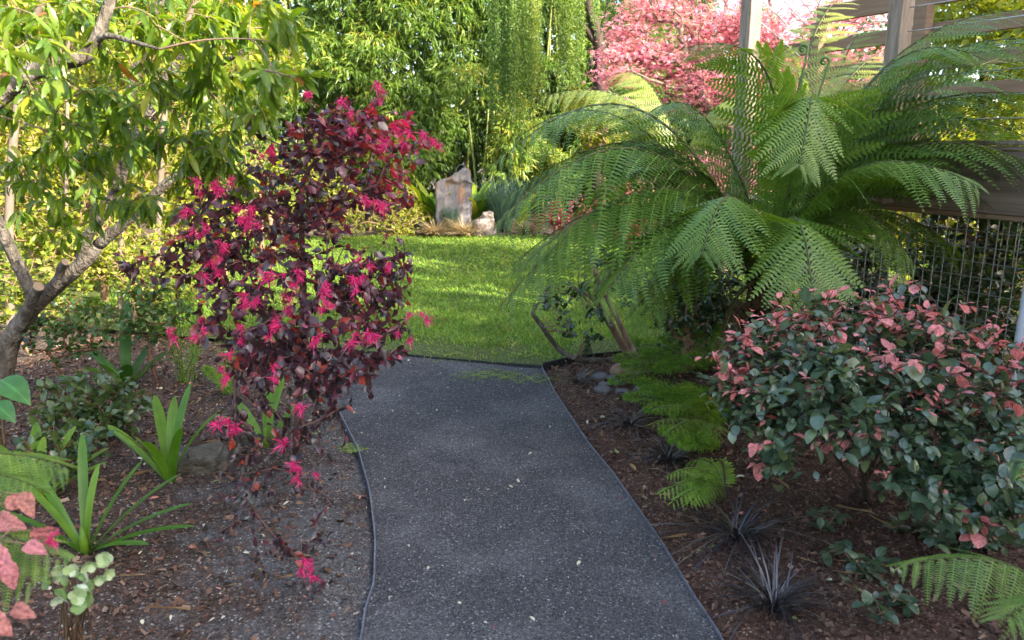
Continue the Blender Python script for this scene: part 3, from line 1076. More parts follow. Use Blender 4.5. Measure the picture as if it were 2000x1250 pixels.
rb = np.random.default_rng(77)
bx = [(-8.6, 15.2), (-7.0, 15.8), (-5.5, 15.9), (-4.0, 16.4), (-2.6, 16.3), (-1.2, 16.6), (.2, 17.2), (1.6, 17.4), (3.0, 17.8), (4.6, 18.2)]
blabels = ['leftmost bamboo clump of the tall hedge, in the corner behind the sunlit shrubs', 'bamboo clump second from the left in the tall hedge', 'bamboo clump third from the left in the tall hedge',
           'bright bamboo clump of the tall hedge rising over the purple bush', 'bamboo clump with lit leaf sprays left of the standing stone', 'bamboo clump directly behind the standing stone',
           'dark bamboo clump right of the standing stone', 'dark bamboo clump behind the weeping curtains', 'shaded bamboo clump behind the pink maple left half', 'rightmost bamboo clump, behind the pink maple and the deck']
for k, (x, y) in enumerate(bx):
    lumps = []
    for j in range(15):
        z = .6 + 5.6 * (j / 14.0)
        lumps.append(((x + rb.uniform(-.75, .75), y + rb.uniform(-.35, .25) + .12 * max(0, z - 3), z), np.array([.62, .5, .42]) * rb.uniform(.8, 1.25)))
    if k in (4, 5, 6):
        lumps = [l for l in lumps if l[0][2] > 1.35]
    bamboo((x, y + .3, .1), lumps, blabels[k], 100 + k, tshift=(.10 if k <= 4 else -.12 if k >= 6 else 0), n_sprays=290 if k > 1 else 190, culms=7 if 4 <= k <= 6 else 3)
# low yellowing bamboo shoots behind the stone
for k, (px, py, Y, lb) in enumerate([(800, 330, 15.9, 'low yellowing bamboo left of the standing stone'), (985, 255, 15.6, 'yellow tinged bamboo sprays above the blue rushes'), (1040, 330, 16.2, 'shaded low bamboo right of the blue rushes')]):
    c = W(px, py, Y)
    lumps = [(c + rb.normal(size=3) * np.array([.45, .15, .3]), np.array([.42, .35, .4])) for _ in range(5)]
    bamboo((c[0], Y + .2, .1), lumps, lb, 140 + k, tshift=.38 - .1 * k, n_sprays=110, culms=4, height=c[2] + .3)


# ------------------------------------------------------------------ weeping tree
def weeping(base, trunk_px, curtains, label, seed):
    rng = np.random.default_rng(seed)
    th = thing('weeping_tree', base, label, 'tree')
    a = Acc()
    sweep(a, curve(trunk_px[0], 8), np.linspace(.15, .06, len(curve(trunk_px[0], 8))), 9, .05, rng)
    part('trunk', a, M['bark_dark'], th)
    for tp in trunk_px[1:]:
        a = Acc()
        c = curve(tp, 8)
        sweep(a, c, np.linspace(.07, .02, len(c)), 7, .05, rng)
        part('branch', a, M['bark_dark'], th)
    for (px0, px1, top, bot, Y, n, tsh) in curtains:
        a = Acc()
        for k in range(n):
            px = rng.uniform(px0, px1)
            yy_ = Y + rng.normal() * .25
            b = bot + rng.normal() * 22 - 60 * rng.random() ** 3
            P0, P1 = W(px, top + rng.uniform(-40, 30), yy_), W(px + rng.normal() * 4, b, yy_)
            Ls = np.linalg.norm(P1 - P0)
            m = int(Ls / .016)
            f = np.linspace(0, 1, m)
            pos = P0 + (P1 - P0) * f[:, None] + np.stack([.03 * np.sin(f * 5 + k), .03 * np.cos(f * 4 + k), np.zeros(m)], -1)
            pos += rng.normal(size=(m, 3)) * .016
            d = nrm(rng.normal(size=(m, 3)) + np.array([0, 0, -.9]))
            R = frames(d, rng.normal(size=(m, 3)) + np.array([0, -.4, .6]))
            sc = .058 * (.6 + .6 * rng.random(m))
            t = np.clip(.45 + tsh + .12 * rng.normal() + .14 * rng.normal(size=m), 0, 1)
            scatter(a, SMALL, pos, R, np.stack([sc * .55, sc, sc], -1), t)
        part('hanging_foliage', a, M['willow'], th, kind='stuff')
    return th


tb = W(1168, 250, 15.0)
weeping((tb[0], 15.0, .1),
        [[(tb[0] + .05, 15.0, .05), W(1172, 150, 15.0), W(1165, 60, 15.0), W(1150, 10, 15.0), W(1145, -120, 15)],
         [W(1168, 70, 15.0), W(1185, 25, 15.0), W(1195, -80, 15)], [W(1180, 110, 15.0), W(1205, 60, 15.0), W(1225, -40, 15)], [W(1150, -70, 15), W(1080, -140, 14.5), W(1010, -120, 13.9)], [W(1160, 80, 15), W(1140, 50, 15), W(1120, 30, 15)]],
        [(955, 1000, -120, 215, 13.6, 46, -.12), (1000, 1040, -120, 240, 13.4, 50, .05), (1036, 1056, -120, 215, 13.3, 24, .28), (1085, 1115, -120, 150, 13.9, 30, .12),
         (1112, 1140, -120, 160, 13.9, 30, .08), (1150, 1175, -120, 40, 14.2, 12, 0), (1215, 1335, -140, 185, 11.9, 95, -.1), (1070, 1090, -120, 60, 14.4, 8, 0), (1180, 1250, -100, 170, 12.6, 50, -.15)],
        'weeping tree with curtains of small leaves hanging over the back of the lawn', 201)

# evergreen hedge behind everything
def hedge(label, p0, p1, height, seed, leafm):
    rng = np.random.default_rng(seed)
    p0, p1 = np.array(p0, float), np.array(p1, float)
    th = thing('tall_hedge', (p0 + p1) / 2, label, 'hedge')
    Ld = np.linalg.norm(p1 - p0)
    a = Acc()
    n = int(Ld * height * 420)
    f = rng.random(n)
    pos = p0 + (p1 - p0) * f[:, None]
    nn = nrm(np.cross(p1 - p0, (0, 0, 1.0)))
    hz = rng.random(n) * height * (1 + .12 * np.sin(f * Ld * 1.3) + .08 * np.sin(f * Ld * 3.1))
    pos = pos + nn * (rng.normal(size=n) * .35 + .25 * np.sin(f * Ld * 2.1 + hz * 1.7))[:, None] + np.stack([0 * hz, 0 * hz, hz], -1)
    d = nrm(rng.normal(size=(n, 3)) + np.array([0, -.4, -.4]))
    R = frames(d, rng.normal(size=(n, 3)) + np.array([0, 0, 1.0]))
    scatter(a, OVAL_LOW, pos, R, .17 * (.6 + .7 * rng.random(n)), np.clip(.5 + .25 * rng.normal(size=n), 0, 1))
    part('foliage', a, leafm, th, kind='stuff')
    a = Acc()
    for k in range(int(Ld / 1.2)):
        b = p0 + (p1 - p0) * ((k + .5) / int(Ld / 1.2))
        sweep(a, [b, b + [.05, 0, height * .6]], .06, 5)
    part('stems', a, M['bark_dark'], th, kind='stuff')


hedge('tall dark evergreen hedge closing the garden behind the bamboo', (-13, 18.5, 0), (2.2, 20.0, 0), 6.0, 291, M['mid_leaf'])
hedge('evergreen hedge behind the weeping tree and pink maple', (2.2, 20.6, 0), (14, 17.0, 0), 3.6, 292, M['mid_leaf'])
hedge('evergreen hedge along the left side of the garden', (-12, 4, 0), (-13, 18.5, 0), 5.5, 293, M['lime'])

# trees far behind, closing the view
def far_tree(base, r, zc, n, leafm, label, seed, trunk_r=.14):
    rng = np.random.default_rng(seed)
    th = thing('background_tree', base, label, 'tree', 'trees closing the back of the garden')
    a = Acc()
    sweep(a, curve([base, np.array(base) + [.1, 0, zc * .5], np.array(base) + [0, .1, zc]], 6), np.linspace(trunk_r, trunk_r * .4, 13), 7, .04, rng)
    part('trunk', a, M['bark_dark'], th)
    a = Acc()
    for k in range(14):
        c = np.array(base) + np.array([rng.normal() * r[0] * .5, rng.normal() * r[1] * .5, zc + rng.normal() * r[2] * .5])
        u = nrm(rng.normal(size=(n, 3)))
        pos = c + u * np.array(r) * .42 * (.5 + .6 * rng.random((n, 1)))
        d = nrm(u + rng.normal(size=(n, 3)) * .6 + np.array([0, 0, -.4]))
        R = frames(d, rng.normal(size=(n, 3)) * .5 + np.array([0, 0, 1.0]))
        scatter(a, OVAL_LOW, pos, R, .13 * (.6 + .6 * rng.random(n)), np.clip(.5 + .2 * rng.normal(size=n) + .15 * u[:, 2], 0, 1))
    part('crown', a, leafm, th, kind='stuff')


far_tree((8.2, 14.0, 0), (2.6, 1.6, 2.2), 3.6, 800, M['lime'], 'yellow green tree behind the pink maple and the railing', 301)
far_tree((8.0, 11.8, 0), (1.8, 1.3, 1.7), 3.4, 750, M['lime'], 'bright yellow green tree behind the deck railing', 302)
far_tree((8.0, 9.4, 0), (1.8, 1.4, 2.0), 3.0, 750, M['lime'], 'sunlit tree at the right edge behind the fern fronds', 303)
far_tree((3.4, 20.5, 0), (3.0, 1.6, 2.6), 3.2, 700, M['mid_leaf'], 'dark green tree behind the weeping tree', 304)
far_tree((-9.5, 12.5, 0), (2.2, 1.5, 2.4), 3.6, 800, M['lime'], 'yellow green tree at the far left behind the slender trunks', 305)


# ------------------------------------------------------------------ pink maple
def star_shape(nl=5):
    V = [(0, 0, 0)]
    T = []
    for k in range(nl):
        a0 = math.radians(-80 + 160 * k / (nl - 1))
        L = 1.0 - .35 * abs(k - (nl - 1) / 2) / ((nl - 1) / 2)
        b = len(V)
        for da, rr in ((-.22, .45), (0, L), (.22, .45)):
            V.append((math.sin(a0 + da) * rr, math.cos(a0 + da) * rr, -.25 * rr * rr))
        T += [(0, b + 1, b), (0, b + 2, b + 1)]
    return np.array(V), np.array(T), np.zeros((0, 4), int), np.zeros((len(V), 2))


STAR = star_shape()


def maple(base, plates, label, seed):
    rng = np.random.default_rng(seed)
    th = thing('pink_maple', base, label, 'tree')
    tips = []
    for c, r, n in plates:
        u = rng.normal(size=(n, 3))
        u = nrm(u) * rng.random((n, 1)) ** .5
        tips.append(np.asarray(c) + u * np.asarray(r))
    tips = np.concatenate(tips)
    b = np.array(base)
    trunk = curve([b, b + [.05, 0, .5], b + [0, .05, 1.0]], 5)
    nodes, par, tn = grow(trunk, tips, rng, .10, .06, .2, .25)
    a = Acc()
    wood(a, nodes, par, tn, .0035, .42, 6, .08, 0, rng)
    part('trunk', a, M['pale_bark'], th)
    per = 9
    idx = np.repeat(np.arange(len(tips)), per)
    n = len(idx)
    pos = tips[idx] + rng.normal(size=(n, 3)) * np.array([.085, .085, .05])
    d = nrm(rng.normal(size=(n, 3)) * np.array([1, 1, .5]) + np.array([0, -.2, -.35]))
    R = frames(d, rng.normal(size=(n, 3)) * .4 + np.array([-.1, -.35, 1.0]))
    t = np.clip(.42 + .2 * rng.normal(size=n) + .12 * rng.normal(size=len(tips))[idx], 0, 1)
    a = Acc()
    scatter(a, STAR, pos, R, .048 * (.6 + .6 * rng.random(n)), t)
    part('crown', a, M['maple'], th, kind='stuff')


pl = []
for px, py, Y, rx, rz, n in [(1215, 150, 9.3, .36, .08, 70), (1240, 100, 9.5, .42, .14, 100), (1225, 60, 9.6, .3, .1, 50), (1290, 20, 9.6, .55, .2, 130), (1320, 120, 9.4, .55, .22, 150), (1400, 60, 9.3, .5, .34, 190),
                             (1260, 210, 9.4, .35, .09, 50), (1380, 170, 9.2, .5, .3, 150), (1500, 60, 9.1, .6, .35, 200), (1560, 130, 9.0, .55, .35, 170), (1480, 190, 9.1, .6, .35, 130), (1650, 30, 9.2, .6, .3, 130),
                             (1330, 330, 9.2, .7, .25, 90), (1450, 330, 9.1, .6, .3, 90), (1590, 270, 9.0, .6, .3, 110), (1700, 150, 9.1, .5, .4, 120), (1660, 330, 8.9, .5, .25, 70), (1250, -60, 9.8, .6, .25, 100), (1450, -50, 9.5, .8, .3, 160), (1190, 110, 9.4, .2, .06, 24)]:
    pl.append((W(px, py, Y), (rx, .45, rz), n))
mb = W(1420, 400, 9.3)
maple((mb[0], 9.4, 0.02), pl, 'pink leaved maple tree glowing in the sun behind the deck', 401)

# ------------------------------------------------------------------ sunlit shrubs at the back left
def loose_shrub(px, py, Y, rx, ry, rz, n, leafm, length, label, seed, group=None, shape=OVAL_LOW, name='leafy_shrub', cat='shrub', per=9, tsh=.0, barkm=None, stems=3, droop=.3):
    c = W(px, py, Y)
    base = (c[0], c[1], .02)
    rng = np.random.default_rng(seed)
    trunk = curve([np.array(base), np.array(base) + [0.02, 0, max(.1, (c[2] - rz) * .5)], np.array([c[0], c[1], max(.2, c[2] - rz * .6)])], 4)
    blobs = [(c + rng.normal(size=3) * np.array([rx, ry, rz]) * .45, np.array([rx, ry, rz]) * rng.uniform(.45, .75), n // 6) for _ in range(6)]
    return shrub(name, label, cat, base, trunk, blobs, leafm, barkm or M['twig_tan'], length, per, seed, low=shape, group=group, droop=droop,
                 tint=lambda p, i, k, r: .45 + tsh + .2 * r.normal(size=len(p)), rtip=.003, twig=.2, step=.25)


gs = 'sunlit shrubs behind the left bed'
loose_shrub(60, 330, 8.6, 1.0, .6, 1.0, 330, M['lime'], .085, 'bright yellow shrub at the left edge behind the grey trunk', 501, gs, tsh=.08)
loose_shrub(230, 230, 9.2, 1.0, .6, 1.1, 360, M['lime'], .085, 'tall yellow green shrub behind the pale slender trunks', 502, gs)
loose_shrub(400, 180, 9.8, .9, .6, 1.1, 330, M['lime'], .085, 'yellow green shrub between the tree and the bamboo hedge', 503, gs, tsh=-.06)
loose_shrub(130, 60, 10.2, 1.3, .6, 1.2, 360, M['lime'], .10, 'high yellow green shrub in the top left corner', 504, gs, tsh=.05)
loose_shrub(330, 430, 8.2, .8, .5, .45, 260, M['lime'], .07, 'low lit shrub behind the purple bush, beside the mulch', 505, gs, tsh=.1)
loose_shrub(90, 470, 7.2, .8, .5, .4, 260, M['lime'], .06, 'small leaved lit shrub behind the cut branch stubs', 506, gs, tsh=.02)
loose_shrub(520, 330, 10.6, .9, .5, .8, 260, M['mid_leaf'], .07, 'green shrub seen through the purple bush', 507, gs, tsh=.25)
loose_shrub(640, 400, 13.2, .8, .5, .6, 240, M['lime'], .06, 'pale yellow shrub beside the far lawn edge', 508, gs, tsh=.1)
loose_shrub(500, 420, 11.5, .9, .5, .6, 240, M['lime'], .07, 'yellow shrub behind the lower purple branches', 509, gs, tsh=0)
loose_shrub(480, 60, 11.2, 1.1, .5, 1.1, 300, M['lime'], .10, 'yellow green shrub beside the left end of the bamboo hedge', 510, gs, tsh=-.1)

loose_shrub(180, 390, 7.7, .9, .5, .6, 300, M['lime'], .07, 'glowing yellow shrub between the pale trunks at mid height', 511, gs, tsh=.15)
loose_shrub(420, 330, 9.0, .8, .5, .8, 300, M['lime'], .08, 'yellow green shrub directly behind the upper purple branches', 512, gs, tsh=.05)
loose_shrub(250, 500, 6.9, .8, .4, .35, 280, M['lime'], .05, 'low yellow shrub at the back of the mulch on the left', 513, gs, tsh=.1)
loose_shrub(20, 200, 7.8, .8, .5, .9, 300, M['lime'], .08, 'yellow shrub behind the leftmost pale trunk', 514, gs, tsh=.1)
loose_shrub(300, 100, 8.6, 1.0, .5, .8, 320, M['lime'], .08, 'lit foliage mass behind the crown of the lance leaved tree', 515, gs, tsh=.1)

for k, (pts, r, lb) in enumerate([([(20, 640, 6.6), (18, 420, 6.6), (30, 240, 6.6), (60, 60, 6.6), (90, -60, 6.6)], .055, 'pale slender trunk at the left edge'),
                                  ([(128, 600, 7.4), (130, 330, 7.4), (132, 120, 7.4), (128, -60, 7.4)], .028, 'thin straight pale trunk behind the upper grey branch'),
                                  ([(236, 640, 7.0), (240, 360, 7.0), (262, 160, 7.0), (300, 40, 7.0), (318, -60, 7.0)], .04, 'pale leaning trunk behind the lance leaved tree'),
                                  ([(305, 600, 7.6), (320, 240, 7.6), (345, 120, 7.6), (368, 40, 7.6), (380, -60, 7.6)], .045, 'pale leaning trunk nearest the purple bush')]):
    P = [W(*p) for p in pts]
    base = np.array([P[0][0], P[0][1], 0.0])
    th = thing('slender_tree', base, lb, 'tree', 'slender pale trunks at the back left')
    a = Acc()
    c = curve([base] + P + [P[-1] + np.array([-.3, .3, 1.3])], 6)
    sweep(a, c, np.linspace(r * .8, r * .42, len(c)), 7, .05)
    part('trunk', a, M['pale_bark'], th)
    rng = np.random.default_rng(560 + k)
    a = Acc()
    n = 1600
    cc = P[-1] + np.array([-.3, .3, 1.3])
    u = nrm(rng.normal(size=(n, 3)))
    pos = cc + u * np.array([.9, .6, .6]) * (.3 + .7 * rng.random((n, 1)))
    R = frames(nrm(u + np.array([0, 0, -.6])), rng.normal(size=(n, 3)) * .5 + np.array([0, 0, 1.0]))
    scatter(a, LANCE_LOW, pos, R, .13 * (.7 + .5 * rng.random(n)), np.clip(.6 + .2 * rng.normal(size=n), 0, 1))
    part('crown', a, M['lance'], th, kind='stuff')


# ------------------------------------------------------------------ rocks
def lump(acc, c, r, seed, rough=.18, sub=3, flat=0.0, mat=0, cut=None):
    """an uneven stone from a rounded block"""
    rng = np.random.default_rng(seed)
    n = 2 ** sub * 2
    th_ = np.linspace(0, math.pi, n + 1)
    ph = np.linspace(0, 2 * math.pi, 2 * n, endpoint=False)
    T, Pp = np.meshgrid(th_, ph, indexing='ij')
    u = np.stack([np.sin(T) * np.cos(Pp), np.sin(T) * np.sin(Pp), np.cos(T)], -1)
    e = 1.0 / (1 + flat)
    v = np.sign(u) * np.abs(u) ** e
    k1 = rng.normal(size=(7, 3)) * 2.2
    ph1 = rng.random(7) * 6.28
    dsp = sum(np.sin(u @ k1[i] + ph1[i]) for i in range(7)) / 7
    k2 = rng.normal(size=(7, 3)) * 7
    dsp = dsp + .35 * sum(np.sin(u @ k2[i] + ph1[i]) for i in range(7)) / 7
    v = v * (1 + rough * dsp[..., None] * 1.6)
    v = v * np.asarray(r) + np.asarray(c)
    if cut is not None:
        v = cut(v)
    m = 2 * n
    i = np.arange(n)[:, None] * m
    j = np.arange(m)[None]
    q = np.stack([i + j, i + m + j, i + m + (j + 1) % m, i + (j + 1) % m], -1).reshape(-1, 4)
    acc.add(v.reshape(-1, 3), None, q, mat=mat)


# ------------------------------------------------------------------ far bed: the standing stone and its companions
SY = 14.2
s0 = W(888, 448, SY)
STONE_H = .93
bz = .04


def monolith():
    rng = np.random.default_rng(9)
    m, N, L, out = new_mat('standing_stone')
    tc = N.new('ShaderNodeTexCoord')
    n1 = N.new('ShaderNodeTexNoise'); n1.inputs['Scale'].default_value = 6; n1.inputs['Detail'].default_value = 8; n1.inputs['Roughness'].default_value = .7
    mp = N.new('ShaderNodeMapping'); mp.inputs['Scale'].default_value = (1, 1, .55)
    L.new(tc.outputs['Object'], mp.inputs[0]); L.new(mp.outputs[0], n1.inputs['Vector'])
    r1 = ramp(N, [(.3, (.10, .092, .10)), (.5, (.21, .195, .205)), (.7, (.31, .29, .295))])
    L.new(n1.outputs['Fac'], r1.inputs[0])
    n2 = N.new('ShaderNodeTexNoise'); n2.inputs['Scale'].default_value = 3.2; n2.inputs['Detail'].default_value = 5
    mp2 = N.new('ShaderNodeMapping'); mp2.inputs['Scale'].default_value = (1.6, 1, .5); mp2.inputs['Location'].default_value = (.35, 0, .2)
    L.new(tc.outputs['Object'], mp2.inputs[0]); L.new(mp2.outputs[0], n2.inputs['Vector'])
    mr = N.new('ShaderNodeMapRange'); mr.inputs['From Min'].default_value = .49; mr.inputs['From Max'].default_value = .60; mr.inputs['To Max'].default_value = .8
    L.new(n2.outputs['Fac'], mr.inputs['Value'])
    mx = N.new('ShaderNodeMix'); mx.data_type = 'RGBA'
    L.new(mr.outputs[0], mx.inputs['Factor']); L.new(r1.outputs[0], mx.inputs[6]); mx.inputs[7].default_value = (.27, .14, .07, 1)
    bs = N.new('ShaderNodeBsdfPrincipled'); bs.inputs['Roughness'].default_value = .9
    bp = N.new('ShaderNodeBump'); bp.inputs['Strength'].default_value = .9; bp.inputs['Distance'].default_value = .04
    L.new(n1.outputs['Fac'], bp.inputs['Height']); L.new(bp.outputs[0], bs.inputs['Normal'])
    L.new(mx.outputs[2], bs.inputs['Base Color']); L.new(bs.outputs[0], out.inputs['Surface'])
    # a slab: front height field over a grid, clipped to the outline; the block above the ledge stands proud
    th = thing('standing_stone', (s0[0], SY, bz - .02), 'tall pale slab of standing stone with a rusty stain beyond the lawn', 'stone')
    nx, nz = 25, 49
    def left(z): return np.interp(z, [0, .35, .62, .80, .98, 1.05, 1.3], [-.31, -.33, -.31, -.33, -.325, -.30, -.26])
    def right(z): return np.interp(z, [0, .3, .6, .9, .99, 1.05, 1.22, 1.3], [.30, .29, .32, .315, .335, .30, .29, .25])
    def top(u): return np.interp(u, [0, .1, .33, .55, .8, .9, 1], [1.0, 1.05, 1.09, 1.18, 1.28, 1.29, 1.22])
    def sheet(front):
        V = np.zeros((nz, nx, 3))
        for j in range(nz):
            for i_ in range(nx):
                u = i_ / (nx - 1)
                z = top(u) * j / (nz - 1)
                zs = z * STONE_H
                x = left(z) + (right(z) - left(z)) * u
                edge = min(1, min(u, 1 - u) / .05 + .25, (1 - j / (nz - 1)) / .03 + .5)
                y = .15 * math.sqrt(max(0, edge))
                if front:
                    ledge = .05 * float(sstep(1.0, 1.03, np.array(z + .02 * math.sin(x * 25))))
                    slab = .045 * float(1 - sstep(-.16, -.12, np.array(x + .05 * math.sin(z * 6))))
                    y = y + (ledge if u > .3 else slab) * edge + .012 * float(vnoise(np.array(x), np.array(z), 4, 4, 2.0)) * edge
                    y = -y
                else:
                    y = y + .015 * float(vnoise(np.array(x), np.array(z), 6, 3, 2.0)) * edge
                V[j, i_] = (x * 1.04, y, zs)
        return V.reshape(-1, 3) + np.array([s0[0], SY, bz - .02])
    i_ = np.arange(nz - 1)[:, None] * nx + np.arange(nx - 1)[None]
    qd = np.stack([i_, i_ + 1, i_ + nx + 1, i_ + nx], -1).reshape(-1, 4)
    a = Acc()
    F, B_ = sheet(True), sheet(False)
    a.add(F, None, qd)
    a.add(B_, None, qd[:, ::-1])
    per_ = list(range(nx)) + [r_ * nx + nx - 1 for r_ in range(1, nz)] + [(nz - 1) * nx + c_ for c_ in range(nx - 2, -1, -1)] + [r_ * nx for r_ in range(nz - 2, 0, -1)]
    VV = np.concatenate([F[per_], B_[per_]])
    m_ = len(per_)
    a.add(VV, None, [(k, (k + 1) % m_, m_ + (k + 1) % m_, m_ + k)[::-1] for k in range(m_)])
    part('slab', a, m, th, True)
    a = Acc()
    t = np.linspace(0, math.pi, 14)
    loop = [np.array([s0[0] + .13 - .10 * math.cos(q), SY, bz + 1.04 + .16 * math.sin(q) + .06 * q / 3.14]) for q in t]
    sweep(a, loop, .007, 6)
    part('hoop', a, M['steel'], th, label='thin metal hoop on top of the stone')


monolith()
s1 = W(951, 465, 13.8)
a = Acc()
lump(a, (s1[0], 13.85, .14), (.18, .14, .19), 17, .30, 3, .5)
lump(a, (s1[0] + .01, 13.85, .32), (.13, .11, .12), 19, .34, 3, .4)
solid('upright_rock', a, M['stone_pink'], 'small pinkish upright rock at the far lawn edge', 'rock', (s1[0], 13.85, .05), True)


def tuft(name, base, n, length, mat, label, cat, seed, spread=.5, width=.02, curl=1.0, group=None, tint=(.3, .9), shape=BLADE, objs=0, lean0=.1, kindname='blade', wild=False):
    rng = np.random.default_rng(seed)
    base = np.asarray(base, float)
    th = thing(name, base, label, cat, group)
    az = rng.random(n) * 6.283
    lean = lean0 + spread * rng.random(n)
    d = np.stack([np.cos(az) * lean, np.sin(az) * lean, np.ones(n)], -1)
    up = np.stack([-np.cos(az), -np.sin(az), lean], -1) + rng.normal(size=(n, 3)) * .15
    pos = base + np.stack([np.cos(az), np.sin(az), np.zeros(n)], -1) * ((.3 if wild else .12) * length * rng.random(n)[:, None]) * (nrm(rng.normal(size=(n, 3))) * .5 + .5 if wild else 1)
    if wild:
        az = az + rng.normal(size=n) * .5
        d = np.stack([np.cos(az) * lean, np.sin(az) * lean, np.ones(n)], -1)
        up = np.stack([-np.cos(az), -np.sin(az), lean], -1) + rng.normal(size=(n, 3)) * .4
        pos[:, 2] = base[2]
    R = frames(d, up)
    L = length * ((.55 + .5 * rng.random(n)) if not wild else (.3 + .85 * rng.random(n)))
    if wild:
        curl = curl * (.3 + 1.1 * rng.random(n))
    w = width / shape[0][:, 0].max() * .5
    sc = np.stack([np.full(n, w) * (.8 + .4 * rng.random(n)), L, L * curl], -1)
    t = tint[0] + (tint[1] - tint[0]) * rng.random(n)
    if objs:
        ms = variants(kindname, (shape,), mat, TINTS)
        for k in range(n):
            place(kindname, ms[int(np.argmin(np.abs(TINTS - t[k])))][0], th, pos[k], R[k], sc[k])
    else:
        a = Acc()
        scatter(a, shape, pos, R, sc, t)
        part('blades', a, mat, th, kind='stuff')
    return th


ARCH = leaf_shape([0, .2, .45, .7, .88, 1], [.03, .034, .034, .028, .016, 0], .15, .75)
g = 'tan grass tufts at the far lawn edge'
tuft('grass_tuft', W(850, 466, 13.70) * [1, 1, 0] + [0, 0, .04], 260, .42, M['tan_grass'], 'straw coloured grass tuft left of the stone foot', 'ornamental grass', 601, .9, .012, 1.0, g, shape=ARCH)
tuft('grass_tuft', W(905, 467, 13.60) * [1, 1, 0] + [0, 0, .04], 320, .46, M['tan_grass'], 'straw coloured grass tuft in front of the standing stone', 'ornamental grass', 602, .9, .012, 1.0, g, shape=ARCH)
tuft('grass_tuft', W(1025, 466, 13.70) * [1, 1, 0] + [0, 0, .04], 200, .42, M['tan_grass'], 'brownish grass tuft right of the small pinkish rock', 'ornamental grass', 603, .8, .012, 1.0, g, tint=(0, .5), shape=ARCH)
tuft('blue_rush', W(880, 462, 13.95) * [1, 1, 0] + [0, 0, .06], 380, .62, M['blue_rush'], 'low blue green rush against the foot of the stone', 'rush', 604, .28, .011, .3)
tuft('blue_rush', W(985, 466, 14.30) * [1, 1, 0] + [0, 0, .08], 800, 1.15, M['blue_rush'], 'tall fountain of blue green rushes right of the stone', 'rush', 605, .34, .013, .45)
tuft('dark_sedge', W(835, 462, 13.95) * [1, 1, 0] + [0, 0, .06], 150, .3, M['blue_rush'], 'low dark sedge between yellow shrub and stone', 'sedge', 606, .8, .012, .8, tint=(0, .25), shape=ARCH)

BROAD = leaf_shape([0, .12, .3, .5, .7, .86, 1], [.02, .05, .085, .095, .08, .05, 0], .25, .35)
tuft('striped_ginger', W(850, 440, 14.60) * [1, 1, 0] + [0, 0, .1], 46, 1.05, M['variegated'], 'yellow striped broad leaved plant left of the standing stone', 'ginger plant', 611, .75, .16, 1.1, None, (0, 1), BROAD, objs=1, kindname='leaf')
tuft('striped_ginger', W(925, 440, 14.70) * [1, 1, 0] + [0, 0, .1], 40, 1.1, M['variegated'], 'yellow striped broad leaved plant right behind the standing stone', 'ginger plant', 612, .7, .16, 1.1, None, (0, 1), BROAD, objs=1, kindname='leaf')
tuft('striped_ginger', W(1010, 440, 14.90) * [1, 1, 0] + [0, 0, .1], 26, .8, M['variegated'], 'small yellow leaved plant behind the blue rushes', 'ginger plant', 613, .7, .14, 1.1, None, (.2, 1), BROAD, objs=1, kindname='leaf')
loose_shrub(775, 425, 13.90, .42, .35, .30, 260, M['lime'], .045, 'rounded pale yellow shrub at the far lawn edge', 614, tsh=.15)
loose_shrub(720, 410, 14.30, .45, .35, .40, 220, M['lime'], .045, 'yellow shrub half hidden by the purple bush at the far lawn edge', 615, tsh=.2)
loose_shrub(1085, 432, 13.6, .3, .3, .28, 200, M['plum'], .05, 'dark red shrub at the far lawn edge under the fern fronds', 616, tsh=.25)
loose_shrub(1230, 420, 9.6, .5, .3, .35, 220, M['salmon'], .05, 'pink leaved shrub seen below the fern fronds', 617, tsh=0)
loose_shrub(1180, 235, 13.0, .6, .4, .5, 260, M['lime'], .07, 'yellow lit shrub behind the topmost left fern frond', 618, tsh=.3)
loose_shrub(1280, 330, 12.0, .8, .4, .7, 300, M['mid_leaf'], .07, 'green shrub behind the fern under the pink maple', 619, tsh=.1)

# ------------------------------------------------------------------ the deck, its railings and the wire enclosure
DD = nrm(np.array([-.41, .912, 0]))           # the deck edge runs this way (away from us)
DN = np.array([-DD[1], DD[0], 0])             # and faces left, towards the garden
D0 = np.array([2.78, 3.76, 0])                # near end, beyond the right edge of the view


def dp(s, n=0.0, z=0.0):
    return D0 + DD * s + DN * n + np.array([0, 0, z])


Rd = np.stack([DD, DN, np.array([0, 0, 1.0])], -1)
dk = thing('raised_deck', dp(0), 'weathered timber deck edge at eye level behind the fern', 'deck')
S0, S1 = -1.6, 1.9


def dbox(name, s0_, s1_, n0, n1, z0, z1, mat, parent, bevel=.004, label=None):
    a = Acc()
    c = dp((s0_ + s1_) / 2, (n0 + n1) / 2, (z0 + z1) / 2)
    box(a, (0, 0, 0), (s1_ - s0_, n1 - n0, z1 - z0), bevel=bevel)
    a.v[0] = a.v[0] @ Rd.T + c
    return part(name, a, mat, parent, False, label=label)


dbox('fascia_board', S0, S1, 0, .04, 1.245, 1.575, M['timber_dark'], dk)
dbox('bottom_trim', S0, S1, -.05, .03, 1.215, 1.243, M['timber_brown'], dk)
dbox('nosing_board', S0, S1, -.10, .052, 1.577, 1.598, M['timber_dark'], dk)
dbox('nosing_board', S0, S1, -.10, .062, 1.603, 1.628, M['timber'], dk)
for k in range(9):
    dbox('deck_board', S0, S1, -.245 - .145 * k, -.105 - .145 * k, 1.603, 1.628, M['timber'], dk)
for sx in (-1.35, 1.8):
    dbox('support_post', sx - .045, sx + .045, -.20, -.11, -.05, 1.60, M['timber_brown'], dk)

